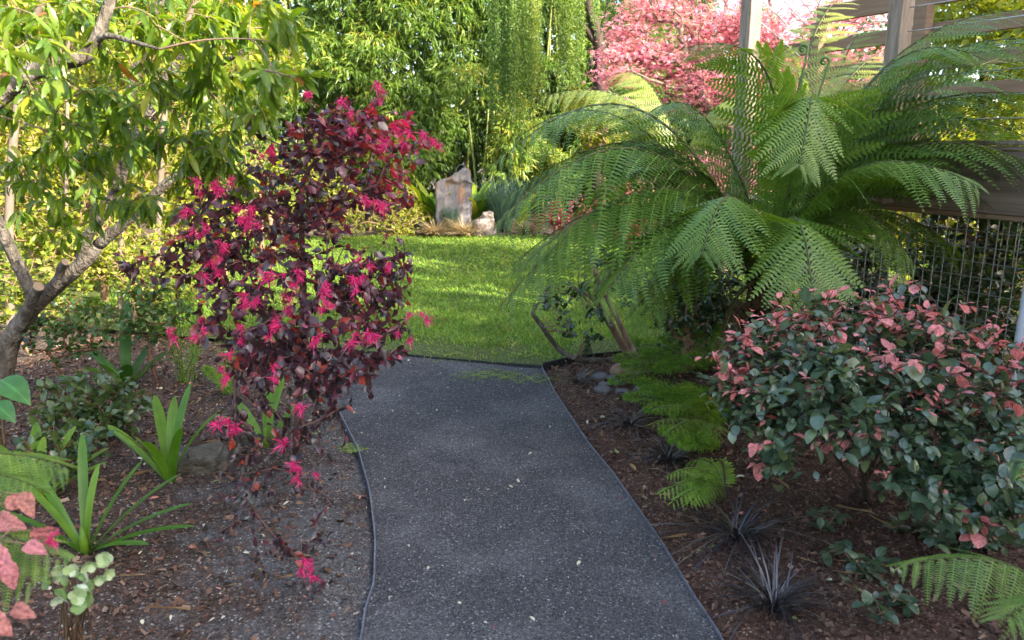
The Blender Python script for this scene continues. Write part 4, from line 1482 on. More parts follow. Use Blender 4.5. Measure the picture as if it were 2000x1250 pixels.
rl = thing('cable_railing', dp(0, 0, 1.63), 'cable railing with thick grey timber posts along the deck edge', 'railing')
for (px, Y) in ((1752, 4.72), (1462, 5.35)):
    b = W(px, 100, Y)
    a = Acc()
    box(a, (0, 0, 0), (.095, .095, 2.2), bevel=.006)
    a.v[0] = a.v[0] @ Rd.T + np.array([b[0], b[1], 2.36])
    part('post', a, M['timber'], rl, False)
pb = W(1752, 100, 4.72)
for k, z in enumerate((1.74, 1.86, 1.985, 2.11, 2.24, 2.37, 2.50)):
    a = Acc()
    sweep(a, [pb * [1, 1, 0] + [0, 0, z] - DD * .06, dp(-1.8, pb[0] * 0 - .12, z)], .0035, 5)
    part('cable', a, M['cable'], rl)

pa = W(1462, 100, 5.35)
e1 = W(1597, 60, 7.5)
for k, z in enumerate((2.02, 2.16, 2.30, 2.44, 2.58, 2.72, 2.86)):
    a = Acc()
    sweep(a, [pa * [1, 1, 0] + [0.03, 0, z + .12], e1 * [1, 1, 0] + [0, 0, z]], .0045, 5)
    part('cable', a, M['cable'], rl)

wr = thing('timber_railing', (e1[0], e1[1], 0), 'brown timber stair railing with level boards behind the post', 'railing')
far_dir = nrm(np.array([.53, -1.0, 0]))
fn = np.array([far_dir[1], -far_dir[0], 0])
Rf = np.stack([far_dir, fn, np.array([0, 0, 1.0])], -1)


def fbox(name, s0_, s1_, z0, z1, thick, mat, off=0.0):
    a = Acc()
    box(a, (0, 0, 0), (s1_ - s0_, thick, z1 - z0), bevel=.005)
    a.v[0] = a.v[0] @ Rf.T + np.array([e1[0], e1[1], 0]) + far_dir * (s0_ + s1_) / 2 + fn * off + np.array([0, 0, (z0 + z1) / 2])
    return part(name, a, mat, wr, False)


fbox('top_rail', -.05, 3.6, 2.70, 2.85, .05, M['timber_brown'], -.05)
fbox('rail', -.55, 3.6, 2.44, 2.56, .05, M['timber_brown'], -.05)
fbox('rail', -.2, 3.6, 2.20, 2.31, .05, M['timber_brown'], -.05)
fbox('rail', -.2, 3.6, 1.98, 2.08, .05, M['timber_brown'], -.05)
fbox('post', -.02, .09, 1.2, 2.70, .09, M['timber_brown'], .03)
fbox('post', -.55, -.42, 1.2, 2.44, .09, M['timber_brown'], .03)
fbox('post', 1.02, 1.13, 1.2, 2.70, .09, M['timber_brown'], .03)
fbox('post', 2.3, 2.41, 1.2, 2.70, .09, M['timber_brown'], .03)

# wire mesh under the deck
def mesh_panel(label, s0_, s1_, n, z0, z1, dv, dh):
    th = thing('wire_mesh_panel', dp(s0_, n, z0), label, 'wire fence', 'wire mesh sides of the enclosure under the deck')
    wv = Acc(); box(wv, (0, 0, .5), (.004, .004, 1.0)); wvm = wv.mesh('wire', M['wire'], False)
    R1 = Rd.copy()
    cnt = int((s1_ - s0_) / dv)
    for k in range(cnt + 1):
        place('wire', wvm, th, dp(s0_ + k * dv, n + .002, z0), R1, (1, 1, z1 - z0))
    R2 = np.stack([Rd[:, 2], Rd[:, 1], Rd[:, 0]], -1)
    for k in range(int((z1 - z0) / dh) + 1):
        place('wire', wvm, th, dp(s0_, n + .006, z0 + k * dh), R2, (1, 1, s1_ - s0_))


mesh_panel('near panel of square wire mesh hanging under the deck board', -.6, 2.9, -.02, .12, 1.24, .06, .085)
mesh_panel('far panel of square wire mesh behind the shaded foliage', -1.2, 2.9, -1.25, .12, 1.24, .10, .10)
a = Acc()
pp = W(1992, 640, 3.95)
sweep(a, [np.array([pp[0], pp[1], -.05]), np.array([pp[0] + .012, pp[1], .98])], .024, 12)
solid('grey_pipe', a, M['pipe'], 'upright grey pipe at the right edge beside the wire mesh', 'pipe', (pp[0], pp[1], 0), True)
a = Acc()
box(a, (0, 0, 0), (2.4, .05, .14), bevel=.005)
a.v[0] = a.v[0] @ Rd.T + dp(.6, -.10, .06)
solid('timber_sleeper', a, M['timber_brown'], 'low timber sleeper under the wire mesh', 'timber', dp(.6, -.10, .0))
gg = 'shrubs inside the wire enclosure'
for k, (px, py, Y, lb) in enumerate([(1800, 520, 5.9, 'shaded shrub behind the wire mesh near the fern'), (1930, 480, 5.6, 'leafy shrub behind the wire mesh near the grey pipe'), (1880, 600, 5.2, 'grassy low shrub at the back of the wire enclosure'), (1980, 560, 6.2, 'lit shrub behind the grey pipe'), (1700, 560, 6.6, 'dim shrub behind the fern trunk')]):
    loose_shrub(px, py, Y, .55, .4, .55, 330, M['dark_leaf'] if k != 3 else M['lime'], .075, lb, 640 + k, gg, tsh=.1, per=8)
for k, (px, py, Y, lb) in enumerate([(1860, 420, 8.5, 'yellow lit shrub seen through the wire mesh'), (2010, 380, 8.0, 'yellow lit shrub at the right edge below the deck'), (1700, 400, 9.5, 'yellow green shrub behind the fern crown')]):
    loose_shrub(px, py, Y, .8, .5, .8, 330, M['lime'], .08, lb, 660 + k, 'lit shrubs behind the deck', tsh=.1, per=8)


# ------------------------------------------------------------------ ferns
def pinna_shape(seed, pairs=20, curl=.22, width=.138):
    rng = np.random.default_rng(seed)
    V, T, Q, C = [], [], [], []
    n = 7
    # stalk
    for k in range(n):
        y = k / (n - 1)
        z = -curl * y * y
        w = .008 * (1 - .8 * y)
        V += [(-w, y, z + .004), (w, y, z + .004)]
        C += [(y, 0), (y, 0)]
        if k:
            b = 2 * k
            Q.append((b - 2, b - 1, b + 1, b))
    for k in range(pairs):
        y = .03 + .95 * (k / (pairs - 1)) ** .95
        z = -curl * y * y
        L = width * (1 - y ** 2.2) ** .8 * (.9 + .2 * rng.random()) * (.75 + .25 * min(1, y / .12)) + .008
        bw = .95 / pairs * .36
        for sg in (-1, 1):
            b = len(V)
            sl = .42 * L + .006 * rng.normal()
            dz = -.12 * L + .03 * L * rng.normal()
            V += [(0, y - bw, z), (0, y + bw, z), (sg * L * .6, y + sl * .45 - bw * .85, z + dz * .2), (sg * L * .6, y + sl * .45 + bw * .75, z + dz * .2), (sg * L, y + sl, z + dz)]
            C += [(y, .2), (y, .2), (y, .7), (y, .7), (y, 1)]
            if sg > 0:
                Q.append((b, b + 2, b + 3, b + 1)); T.append((b + 2, b + 4, b + 3))
            else:
                Q.append((b, b + 1, b + 3, b + 2)); T.append((b + 2, b + 3, b + 4))
    return np.array(V), np.array(T), np.array(Q), np.array(C)


PINNA = [pinna_shape(k, 18, c) for k, c in enumerate((.12, .22, .34))]
PINNA_FINE = [pinna_shape(10 + k, 15, c) for k, c in enumerate((.12, .22, .34))]
_pm = {}


def frond(parent, ctrl, mat, rng, pmax=.36, pairs=22, roll=0.0, droop=.35, tint=.4, objects=False, thick=.009, bare=.16, stalkmat=None, shapes=None, sweepback=.35, label=None):
    """rachis curve with two rows of pinnae; the pinnae are objects when asked for"""
    shapes = shapes or PINNA
    n = 40
    C = bezier(ctrl, n)
    seg = np.linalg.norm(np.diff(C, axis=0), axis=1)
    s = np.concatenate([[0], np.cumsum(seg)]) / seg.sum()
    T = nrm(np.gradient(C, axis=0))
    side0 = nrm(np.cross(T[n // 3], (0, 0, 1.0)))
    a = Acc()
    cc = C[::3]
    sweep(a, cc, np.linspace(thick, thick * .18, len(cc)), 5, cap=False)
    pos, R, sc, tt, kk = [], [], [], [], []
    for k in range(pairs):
        f = bare + (1 - bare) * ((k + .5) / pairs) ** .92
        p = np.array([np.interp(f, s, C[:, j]) for j in range(3)])
        t = nrm(np.array([np.interp(f, s, T[:, j]) for j in range(3)]))
        sd = side0 - t * np.dot(side0, t)
        sd = nrm(sd)
        nn = np.cross(sd, t)
        cr, sr = math.cos(roll), math.sin(roll)
        sd, nn = sd * cr + nn * sr, nn * cr - sd * sr
        g = (f - bare) / (1 - bare)
        prof = (min(1, .5 + 2.0 * g) * (1 - max(0, g - .35) / .65) ** .38) if g < .985 else .14
        L = pmax * max(.07, prof) * (.86 + .24 * rng.random())
        for sg in (-1, 1):
            d = nrm(sd * sg + t * (sweepback + .5 * g) - nn * droop * (.6 + .8 * rng.random()) + np.array([0, 0, -.12]))
            nv = nn + rng.normal(size=3) * .10
            pos.append(p + sd * sg * .004); R.append(frames(d[None], nv[None])[0]); sc.append(L * (.92 + .16 * rng.random()))
            tt.append(np.clip(tint + .1 * rng.normal() + .15 * g, 0, 1)); kk.append(rng.integers(3))
    pos, R, sc, tt, kk = np.array(pos), np.array(R), np.array(sc), np.array(tt), np.array(kk)
    if objects:
        fr = part('frond', a, stalkmat or M['fern_stalk'], parent, label=label)
        for q in range(len(pos)):
            ti = int(np.argmin(np.abs(TINTS - tt[q])))
            key = (mat.name, int(kk[q]), ti, id(shapes))
            if key not in _pm:
                _pm[key] = shape_mesh('pinna', shapes[int(kk[q])], mat, float(TINTS[ti]))
            place('pinna', _pm[key], fr, pos[q], R[q], float(sc[q]))
        return len(pos)
    for v in range(3):
        mk = kk == v
        if mk.any():
            scatter(a, shapes[v], pos[mk], R[mk], sc[mk], tt[mk], 1)
    part('frond', a, [stalkmat or M['fern_stalk'], mat], parent, label=label)
    return 0


FY = 4.3
fc = W(1492, 555, FY)
rf = np.random.default_rng(801)
tf = thing('tree_fern', (fc[0], FY, .03), 'big tree fern with long arching fronds in front of the deck', 'tree fern')
a = Acc()
tr = curve([(fc[0] + .02, FY, -.05), (fc[0] + .01, FY, .35), (fc[0], FY, fc[2] + .08)], 6)
sweep(a, tr, np.linspace(.12, .095, len(tr)), 12, .12, rf)
for k in range(160):
    f = rf.random()
    p = tr[int(f * (len(tr) - 1))]
    az = rf.random() * 6.28
    o_ = np.array([math.cos(az), math.sin(az), 0])
    sweep(a, [p + o_ * .09, p + o_ * (.13 + .05 * rf.random()) + [0, 0, -.05 - .06 * rf.random()]], [.012, .003], 4)
part('trunk', a, M['fern_fibre'], tf)
# fronds: (middle control px,py,Y), (tip px,py,Y), pinna length, roll, droop, tint, own pinnae
FR = [
    ((1270, 60, 4.2), (955, 330, 4.0), .34, .0, .5, .45, 1),
    ((1280, 150, 3.95), (965, 440, 3.7), .36, .1, .55, .40, 1),
    ((1300, 240, 3.85), (975, 600, 3.6), .36, .0, .6, .38, 1),
    ((1360, 330, 3.7), (1170, 590, 3.45), .34, -.1, .5, .42, 1),
    ((1230, 130, 4.5), (1010, 270, 4.5), .32, .0, .5, .50, 0),
    ((1240, 320, 4.3), (1000, 520, 4.2), .34, .0, .6, .35, 0),
    ((1380, 120, 4.5), (1235, 250, 4.5), .32, .1, .5, .45, 0),
    ((1580, 60, 4.3), (1330, 95, 4.1), .33, .0, .5, .45, 0),
    ((1700, 60, 4.5), (1990, 20, 4.3), .36, .0, .35, .45, 1),
    ((1680, 160, 4.2), (2060, 190, 4.1), .36, .15, .45, .38, 0),
    ((1620, 40, 4.1), (1560, 330, 3.6), .34, .0, .45, .62, 1),
    ((1640, 260, 3.75), (1915, 365, 3.45), .34, -.1, .35, .52, 1),
    ((1560, 330, 3.7), (1590, 600, 3.2), .34, .0, .35, .50, 1),
    ((1430, 300, 3.6), (1370, 500, 3.25), .33, .0, .4, .48, 0),
    ((1700, 250, 4.3), (1950, 400, 4.3), .33, .0, .5, .42, 0),
    ((1600, 180, 4.9), (1740, 90, 5.3), .30, .0, .3, .85, 0),
    ((1560, 60, 5.0), (1650, -10, 5.4), .28, .0, .3, .95, 0),
    ((1330, 200, 4.9), (1120, 420, 5.2), .32, .0, .5, .40, 0),
    ((1740, 180, 4.7), (2010, 100, 4.9), .34, .0, .4, .40, 0),
    ((1640, 330, 4.0), (1790, 520, 3.9), .30, .0, .5, .42, 0),
    ((1400, 400, 4.0), (1230, 620, 3.9), .30, .0, .5, .35, 0),
    ((1350, 430, 4.4), (1130, 560, 4.5), .30, .0, .5, .33, 0),
    ((1690, 350, 4.4), (1880, 500, 4.5), .30, .0, .5, .40, 0),
    ((1700, 30, 4.1), (1930, 120, 3.8), .36, .0, .35, .45, 0),
    ((1780, 150, 4.4), (2040, 290, 4.2), .36, .0, .45, .40, 0),
    ((1720, 200, 4.1), (2060, 340, 3.9), .38, .0, .40, .42, 0),
    ((1760, 40, 4.3), (2090, 90, 4.0), .40, .0, .40, .42, 0),
    ((1330, 160, 4.2), (980, 390, 4.2), .36, .0, .5, .42, 0),
    ((1350, 260, 3.8), (1030, 510, 3.6), .34, .0, .5, .42, 0),
]
made = 0
for (c1, tp, pm, rl_, dr, tn_, ob) in FR:
    P0 = fc + rf.normal(size=3) * np.array([.03, .03, .02])
    P3 = W(*tp)
    P2c = W(*c1)
    P1 = P0 * .45 + P2c * .55 + np.array([0, 0, .12])
    ctrl = np.array([P0, P1 * .6 + P2c * .4, P2c * .75 + P3 * .25 + np.array([0, 0, .06]), P3])
    made += frond(tf, ctrl, M['fern'], rf, pm * 1.25, 24, rl_, dr * .6, tn_ - .05, objects=bool(ob) and made < 300, sweepback=.6, thick=.0115)
# old brown fronds hanging against the trunk
for (c1, tp) in (((1560, 560, 4.1), (1590, 700, 4.0)), ((1430, 570, 4.1), (1400, 700, 4.0)), ((1500, 560, 4.05), (1520, 720, 3.95))):
    P3, P2c = W(*tp), W(*c1)
    frond(tf, np.array([fc, fc * .5 + P2c * .5 + [0, 0, .08], P2c, P3]), M['dead_frond'], rf, .14, 14, 0, .9, .4, label='withered brown frond')
# fiddleheads
for (px, py, Y) in ((1578, 95, 4.5), (1620, 120, 4.4)):
    a = Acc()
    top = W(px, py, Y)
    base_ = fc + np.array([.03, 0, .05])
    st = bezier([base_, base_ * .4 + top * .6 + np.array([0, 0, .12]), top], 14)
    t = np.linspace(0, 2.6 * math.pi, 34)
    r_ = .024 * (1 - t / t[-1] * .8)
    cen = top + np.array([-.024, 0, 0])
    coil = np.stack([cen[0] + r_ * np.cos(t), np.full(34, cen[1]) + .004 * t, cen[2] + r_ * np.sin(t)], -1)
    allp = np.concatenate([st[:-1], coil])
    sweep(a, allp, np.concatenate([np.linspace(.007, .006, 13), np.linspace(.008, .004, 34)]), 7)
    part('fiddlehead', a, M['fern_pale'], tf, label='coiled young frond')

# second fern behind, lit
fb = W(1330, 330, 7.0)
t2 = thing('tree_fern', (fb[0], 7.0, .03), 'sunlit yellow green fern behind the left fronds of the big tree fern', 'tree fern')
a = Acc()
sweep(a, curve([(fb[0], 7.0, -.03), (fb[0], 7.0, .5), fb], 5), .07, 9, .12, rf)
part('trunk', a, M['fern_fibre'], t2)
for c1, tp in (((1240, 150, 6.8), (1060, 190, 6.7)), ((1230, 170, 6.7), (1070, 235, 6.4)), ((1280, 120, 7.2), (1190, 150, 7.3)), ((1400, 150, 7.0), (1500, 230, 6.9))):
    P3, P2c = W(*tp), W(*c1)
    frond(t2, np.array([fb, fb * .4 + P2c * .6 + [0, 0, .1], P2c * .75 + P3 * .25 + [0, 0, .05], P3]), M['fern_pale'], rf, .36, 24, 0, .5, .75)
# pale young fern by the railing
fb = W(1600, 330, 5.6)
t2 = thing('tree_fern', (fb[0], 5.6, .03), 'pale young fern catching the sun beside the railing post', 'tree fern')
a = Acc()
sweep(a, curve([(fb[0], 5.6, -.03), (fb[0], 5.6, .5), fb], 5), .06, 9, .12, rf)
part('trunk', a, M['fern_fibre'], t2)
for c1, tp in (((1610, 150, 5.6), (1700, 30, 5.7)), ((1570, 170, 5.5), (1540, 90, 5.4)), ((1660, 190, 5.5), (1760, 140, 5.5)), ((1560, 230, 5.5), (1480, 210, 5.4))):
    P3, P2c = W(*tp), W(*c1)
    frond(t2, np.array([fb, fb * .4 + P2c * .6 + [0, 0, .06], P2c * .7 + P3 * .3, P3]), M['fern_pale'], rf, .26, 18, 0, .35, .35)


# ------------------------------------------------------------------ the purple fringe flower bush
def ribbon_flower(seed, n=40):
    """a tuft of narrow strap petals"""
    rng = np.random.default_rng(seed)
    a = Acc()
    for k in range(n):
        d = nrm(rng.normal(size=3) + np.array([0, .55, 0]))
        sd = nrm(np.cross(d, rng.normal(size=3)))
        L = rng.uniform(.4, .95)
        bend = np.array([0, 0, -.45]) * L + rng.normal(size=3) * .28
        w = .05
        p = [np.zeros(3), d * L * .5 + bend * .2, d * L + bend]
        V = [p[0] - sd * w * .6, p[0] + sd * w * .6, p[1] - sd * w, p[1] + sd * w, p[2] - sd * w * .7, p[2] + sd * w * .7]
        a.add(V, None, [(0, 1, 3, 2), (2, 3, 5, 4)], (rng.random(), .5, .5))
    return a


FLOW = [ribbon_flower(k).mesh('flower', M['hot_pink']) for k in range(6)]

rp_ = np.random.default_rng(901)
pbase = G(575, 935)
PB = []
for (px, py, Y, rx, ry, rz, n) in [
    (700, 250, 3.45, .26, .25, .17, 62), (640, 240, 3.45, .16, .2, .14, 26), (760, 250, 3.4, .12, .15, .14, 26), (800, 275, 3.35, .10, .08, .05, 10), (690, 330, 3.4, .24, .22, .14, 46),
    (550, 270, 3.4, .16, .2, .12, 26), (640, 400, 3.35, .24, .25, .2, 48), (760, 370, 3.35, .14, .15, .10, 24), (520, 400, 3.3, .24, .25, .2, 52), (420, 420, 3.3, .18, .2, .16, 42), (390, 470, 3.25, .16, .2, .15, 34),
    (330, 520, 3.3, .28, .15, .09, 34), (480, 530, 3.1, .24, .25, .18, 58), (600, 560, 3.1, .26, .28, .22, 70), (700, 560, 3.2, .22, .25, .18, 54), (760, 590, 3.2, .12, .18, .17, 36), (780, 500, 3.3, .07, .1, .1, 12),
    (520, 640, 3.0, .24, .28, .2, 58), (640, 660, 3.0, .26, .28, .2, 64), (740, 660, 3.1, .13, .18, .14, 34), (560, 740, 2.9, .24, .25, .17, 56), (660, 730, 2.95, .17, .2, .14, 38), (480, 700, 3.0, .16, .2, .13, 28),
    (430, 640, 3.05, .14, .14, .10, 16), (560, 820, 2.85, .2, .2, .12, 36), (660, 800, 2.9, .08, .1, .14, 18), (470, 850, 2.8, .14, .12, .07, 20), (560, 900, 2.7, .2, .15, .06, 28), (440, 950, 2.65, .08, .08, .08, 12), (510, 970, 2.6, .1, .1, .08, 14),
    (590, 1060, 2.5, .10, .08, .09, 18), (600, 1130, 2.45, .09, .07, .08, 13), (490, 1110, 2.45, .06, .05, .07, 7), (620, 980, 2.55, .07, .08, .1, 9), (440, 1050, 2.5, .05, .05, .07, 6)]:
    PB.append((W(px, py, Y), (rx, ry, rz), n))


PB = [(c_, r__, max(3, int(n__ * (.85 if c_[2] > .95 else .7 if c_[2] > .7 else .5)))) for c_, r__, n__ in PB]


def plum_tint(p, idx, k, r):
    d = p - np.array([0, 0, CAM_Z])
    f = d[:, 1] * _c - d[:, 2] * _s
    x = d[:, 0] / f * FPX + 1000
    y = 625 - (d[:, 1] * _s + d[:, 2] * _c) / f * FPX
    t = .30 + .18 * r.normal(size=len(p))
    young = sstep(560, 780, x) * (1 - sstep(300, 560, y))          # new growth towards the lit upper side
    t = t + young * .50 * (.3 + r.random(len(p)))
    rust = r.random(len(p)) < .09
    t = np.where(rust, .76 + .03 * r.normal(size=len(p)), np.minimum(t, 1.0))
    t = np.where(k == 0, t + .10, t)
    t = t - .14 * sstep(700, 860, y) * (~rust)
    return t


ptr = curve([pbase + [0, 0, -.03], W(585, 760, 3.5), W(592, 600, 3.45), W(590, 470, 3.42), W(594, 350, 3.42), W(660, 270, 3.42)], 5)
pbush, pn, pp_, ptn = shrub('purple_bush', 'purple leaved bush with hot pink fringe flowers left of the path', 'flowering bush', tuple(pbase), ptr, PB, M['plum'], M['twig_purple'], .052, 6, 902,
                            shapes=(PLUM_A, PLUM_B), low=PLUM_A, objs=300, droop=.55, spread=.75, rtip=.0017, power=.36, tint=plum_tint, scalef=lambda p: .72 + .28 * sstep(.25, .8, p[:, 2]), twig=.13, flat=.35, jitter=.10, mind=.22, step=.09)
fl = [(555, 160, 3.4), (620, 180, 3.4), (520, 295, 3.3), (405, 365, 3.2), (415, 370, 3.2), (455, 355, 3.2), (365, 415, 3.15), (405, 435, 3.1), (425, 475, 3.1), (475, 415, 3.1), (430, 515, 3.05), (400, 520, 3.05), (480, 425, 3.1), (515, 545, 3.0), (580, 535, 3.0), (545, 560, 3.0),
      (485, 595, 2.95), (500, 600, 2.95), (540, 625, 2.95), (520, 655, 2.9), (690, 565, 3.0), (650, 600, 2.95), (700, 650, 2.95), (620, 655, 2.9), (720, 660, 2.95), (530, 735, 2.8), (440, 745, 2.9), (450, 695, 2.9), (750, 400, 3.2), (700, 395, 3.2), (690, 250, 3.3), (755, 270, 3.25),
      (775, 265, 3.25), (820, 270, 3.3), (840, 275, 3.3), (690, 205, 3.35), (735, 185, 3.4), (570, 885, 2.6), (590, 915, 2.6), (595, 1130, 2.4), (600, 1100, 2.42), (760, 520, 3.15), (810, 620, 3.15), (800, 660, 3.15), (725, 520, 3.1), (330, 655, 3.1), (385, 640, 3.0), (600, 795, 2.75), (440, 830, 2.75),
      (395, 460, 3.1), (560, 600, 2.95), (470, 640, 2.95), (640, 560, 3.0), (480, 440, 3.1), (500, 415, 3.1), (640, 590, 2.96)]
for k, (px, py, Y) in enumerate(fl):
    for j in range(2 if k % 2 else 3):
        c = W(px + rp_.normal() * 11, py + rp_.normal() * 11, Y - .14 + rp_.normal() * .03)
        d = nrm(rp_.normal(size=3) + np.array([0, -.6, 0]))
        R = frames(d[None], np.array([[0, 0, 1.0]]) + rp_.normal(size=(1, 3)) * .3)[0]
        place('flower', FLOW[int(rp_.integers(6))], pbush, c, R, rp_.uniform(.020, .036))


# ------------------------------------------------------------------ the pink tipped bush on the right
qbase = G(1690, 985)
QB = []
for (px, py, Y, rx, ry, rz, n) in [(1480, 690, 3.0, .16, .22, .12, 40), (1570, 620, 3.15, .2, .22, .10, 46), (1690, 610, 3.15, .22, .25, .11, 50), (1790, 640, 3.1, .18, .22, .11, 40), (1880, 690, 3.0, .2, .25, .10, 40), (1960, 720, 2.95, .15, .2, .12, 30),
                                   (1450, 770, 2.9, .14, .2, .14, 40), (1560, 740, 2.85, .22, .28, .16, 66), (1680, 730, 2.85, .24, .28, .16, 70), (1800, 760, 2.8, .22, .28, .15, 62), (1920, 800, 2.75, .2, .25, .14, 52), (2000, 830, 2.75, .15, .2, .14, 30),
                                   (1500, 830, 2.8, .17, .22, .11, 26), (1630, 830, 2.7, .22, .25, .11, 34), (1750, 860, 2.65, .2, .25, .11, 34), (1870, 910, 2.6, .18, .2, .12, 46), (1970, 930, 2.55, .15, .2, .14, 40), (1800, 950, 2.55, .12, .12, .06, 16), (1500, 890, 2.75, .1, .12, .05, 12), (1870, 990, 2.5, .08, .1, .05, 10), (1740, 945, 2.55, .04, .04, .03, 4), (1410, 720, 2.95, .06, .12, .10, 16), (1680, 720, 2.85, .66, .40, .31, 75), (1700, 640, 3.0, .60, .30, .20, 45), (1900, 1000, 2.5, .15, .15, .08, 26), (1990, 1010, 2.4, .1, .12, .1, 22), (2000, 700, 3.0, .12, .15, .07, 14), (1940, 660, 3.0, .09, .1, .05, 10)]:
    QB.append((W(px, py, Y), (rx, ry, rz), n))
qbush_base = qbase.copy()
qtr = curve([qbase + [0, 0, -.03], W(1690, 900, 2.95), W(1680, 820, 2.95), W(1660, 760, 2.95)], 4)
rq = np.random.default_rng(911)
qbush = thing('pink_tipped_bush', tuple(qbase), 'grey green bush with salmon pink young leaves on the right of the path', 'flowering bush')
tips = blob_points(QB, rq, .5)
tips[:, 2] = np.maximum(tips[:, 2], .06)
nodes, par, tn = grow(qtr, tips, rq, .10, .02, .09, .2)
a = Acc()
wood(a, nodes, par, tn, .0016, .30, 6, .013, 0, rq)
for dx, dy, tx, ty in ((.05, .02, 1560, 790), (-.06, .05, 1800, 830), (.02, -.05, 1640, 800), (-.03, .0, 1740, 820)):
    b_ = qbush_base + np.array([dx, dy, -.03])
    e_ = W(tx, ty, 2.85)
    sweep(a, bezier([b_, b_ * .5 + e_ * .5 + np.array([dx, dy, -.06]), e_], 9), np.linspace(.011, .006, 9), 6, .08, rq)
part('branches', a, M['bark_dark'], qbush)
pos, R, sc, idx, kk = leaves_on(nodes, par, tn, rq, 7, .060, .16, .85, twig=.15, flat=.85)
_, f_, x_, y_ = in_view(nodes[tn])
top_edge = np.interp(x_, [1370, 1480, 1570, 1700, 1800, 1900, 2000], [700, 600, 545, 540, 570, 640, 680])
high = 1 - sstep(20, 210, y_ - top_edge)
pinktip = rq.random(len(tn)) < (.16 + .55 * high)
ispink = pinktip[idx] & (kk <= 3)
sc = np.where(ispink, sc * (.55 + .5 * rq.random(len(pos))), sc * (.7 + .45 * rq.random(len(pos))))
t = np.clip(rq.beta(2, 2, len(pos)), 0, 1)
gm = ~ispink
take = np.zeros(len(pos), bool)
gi = np.where(gm)[0]
take[gi] = leaf_objects(qbush, 'leaf', variants('leaf', (OVAL, ROUND), M['jade'], TINTS), pos[gi], R[gi], sc[gi], t[gi], 200, rq)
pi_ = np.where(ispink)[0]
take[pi_] = leaf_objects(qbush, 'young_leaf', variants('young_leaf', (OVAL, ROUND), M['salmon'], TINTS), pos[pi_], R[pi_], sc[pi_], t[pi_], 200, rq)
a = Acc()
r_ = gm & ~take
scatter(a, OVAL, pos[r_], R[r_], sc[r_], t[r_])
part('foliage', a, M['jade'], qbush, kind='stuff')
a = Acc()
r_ = ispink & ~take
scatter(a, OVAL, pos[r_], R[r_], sc[r_], t[r_])
part('young_foliage', a, M['salmon'], qbush, kind='stuff')


# ------------------------------------------------------------------ the grey barked tree on the left
tbase = G(-30, 800)
rt = np.random.default_rng(921)
lt = thing('lance_leaved_tree', tuple(tbase), 'grey barked tree with wavy lance leaves leaning in from the left edge', 'tree')
TY = tbase[1]
trunkp = curve([tbase + [0, 0, -.05], W(5, 735, TY - .1), W(18, 670, TY - .15), W(70, 595, TY - .2), W(160, 515, TY - .25), W(190, 480, TY - .25)], 7)
a = Acc()
sweep(a, trunkp, np.interp(np.linspace(0, 1, len(trunkp)), [0, .4, .6, 1], [.070, .055, .046, .036]), 12, .06, rt)
part('trunk', a, M['bark'], lt)
limbs = [([(160, 515, TY - .25), (168, 470, TY - .3), (200, 420, TY - .35), (232, 360, TY - .4), (255, 300, TY - .5), (290, 240, TY - .6), (345, 185, TY - .7), (480, 95, TY - .9)], .034, .010),
         ([(190, 480, TY - .25), (250, 430, TY - .3), (335, 350, TY - .35), (400, 312, TY - .4), (455, 292, TY - .5)], .032, .011),
         ([(40, 640, TY - .2), (60, 590, TY - .3), (75, 560, TY - .38)], .034, .030),
         ([(110, 560, TY - .22), (120, 525, TY - .3), (128, 512, TY - .34)], .025, .022),
         ([(-80, 250, 2.6), (0, 190, 2.6), (55, 145, 2.6), (120, 122, 2.6), (165, 110, 2.62), (190, 72, 2.65), (215, 0, 2.7), (230, -60, 2.7)], .030, .016),
         ([(180, 95, 2.63), (205, 70, 2.6), (260, 82, 2.55), (312, 96, 2.5)], .013, .004),
         ([(230, 370, TY - .4), (228, 280, TY - .5), (260, 160, TY - .6), (310, 0, TY - .7), (330, -60, TY - .7)], .030, .016),
         ([(255, 300, TY - .5), (300, 200, TY - .6), (360, 90, TY - .7), (370, 55, TY - .7)], .028, .02),
         ([(70, 590, TY - .2), (-30, 380, TY - .5), (-80, 250, 2.6)], .036, .028)]
limb_pts = []
for pts, r0, r1 in limbs:
    c = curve([W(*p) for p in pts], 6)
    limb_pts.append(c)
    a = Acc()
    sweep(a, c, np.linspace(r0, r1, len(c)), 9, .05, rt)
    part('branch', a, M['bark'], lt)
for pts, r0, r1 in limbs[2:4]:
    e_, e0 = W(*pts[-1]), W(*pts[-2])
    d = nrm(e_ - e0)
    a = Acc()
    sweep(a, [e_ + d * .001, e_ + d * .004], r1 * .92, 12)
    part('cut_end', a, M['cut_wood'], lt, False, label='pale sawn end of a cut branch')
LB = []
for (px, py, Y, rx, ry, rz, n) in [(60, 60, 2.9, .3, .3, .22, 26), (200, 40, 2.8, .3, .3, .2, 26), (330, 60, 2.9, .3, .3, .2, 28), (450, 60, 2.9, .25, .3, .18, 28), (540, 40, 2.6, .12, .15, .12, 12), (90, 200, 3.2, .35, .3, .22, 34), (240, 190, 3.2, .35, .3, .2, 36), (390, 160, 3.1, .28, .3, .18, 34), (470, 210, 3.2, .2, .25, .14, 24), (530, 150, 2.3, .08, .08, .06, 7), (610, 170, 2.2, .04, .05, .05, 3),
                                   (70, 330, 3.4, .35, .3, .18, 28), (200, 310, 3.4, .3, .3, .2, 32), (330, 300, 3.3, .25, .25, .15, 26), (410, 290, 3.3, .2, .2, .1, 18), (120, 420, 3.5, .3, .25, .12, 16), (300, 400, 3.5, .25, .2, .10, 14), (20, 120, 2.4, .2, .2, .2, 12), (440, 340, 3.4, .15, .15, .1, 10)]:
    LB.append((W(px, py, Y), (rx, ry, rz), n))
LB = [(c_, r__, max(2, int(n__ * .95))) for c_, r__, n__ in LB]
tips = blob_points(LB, rt, .3)
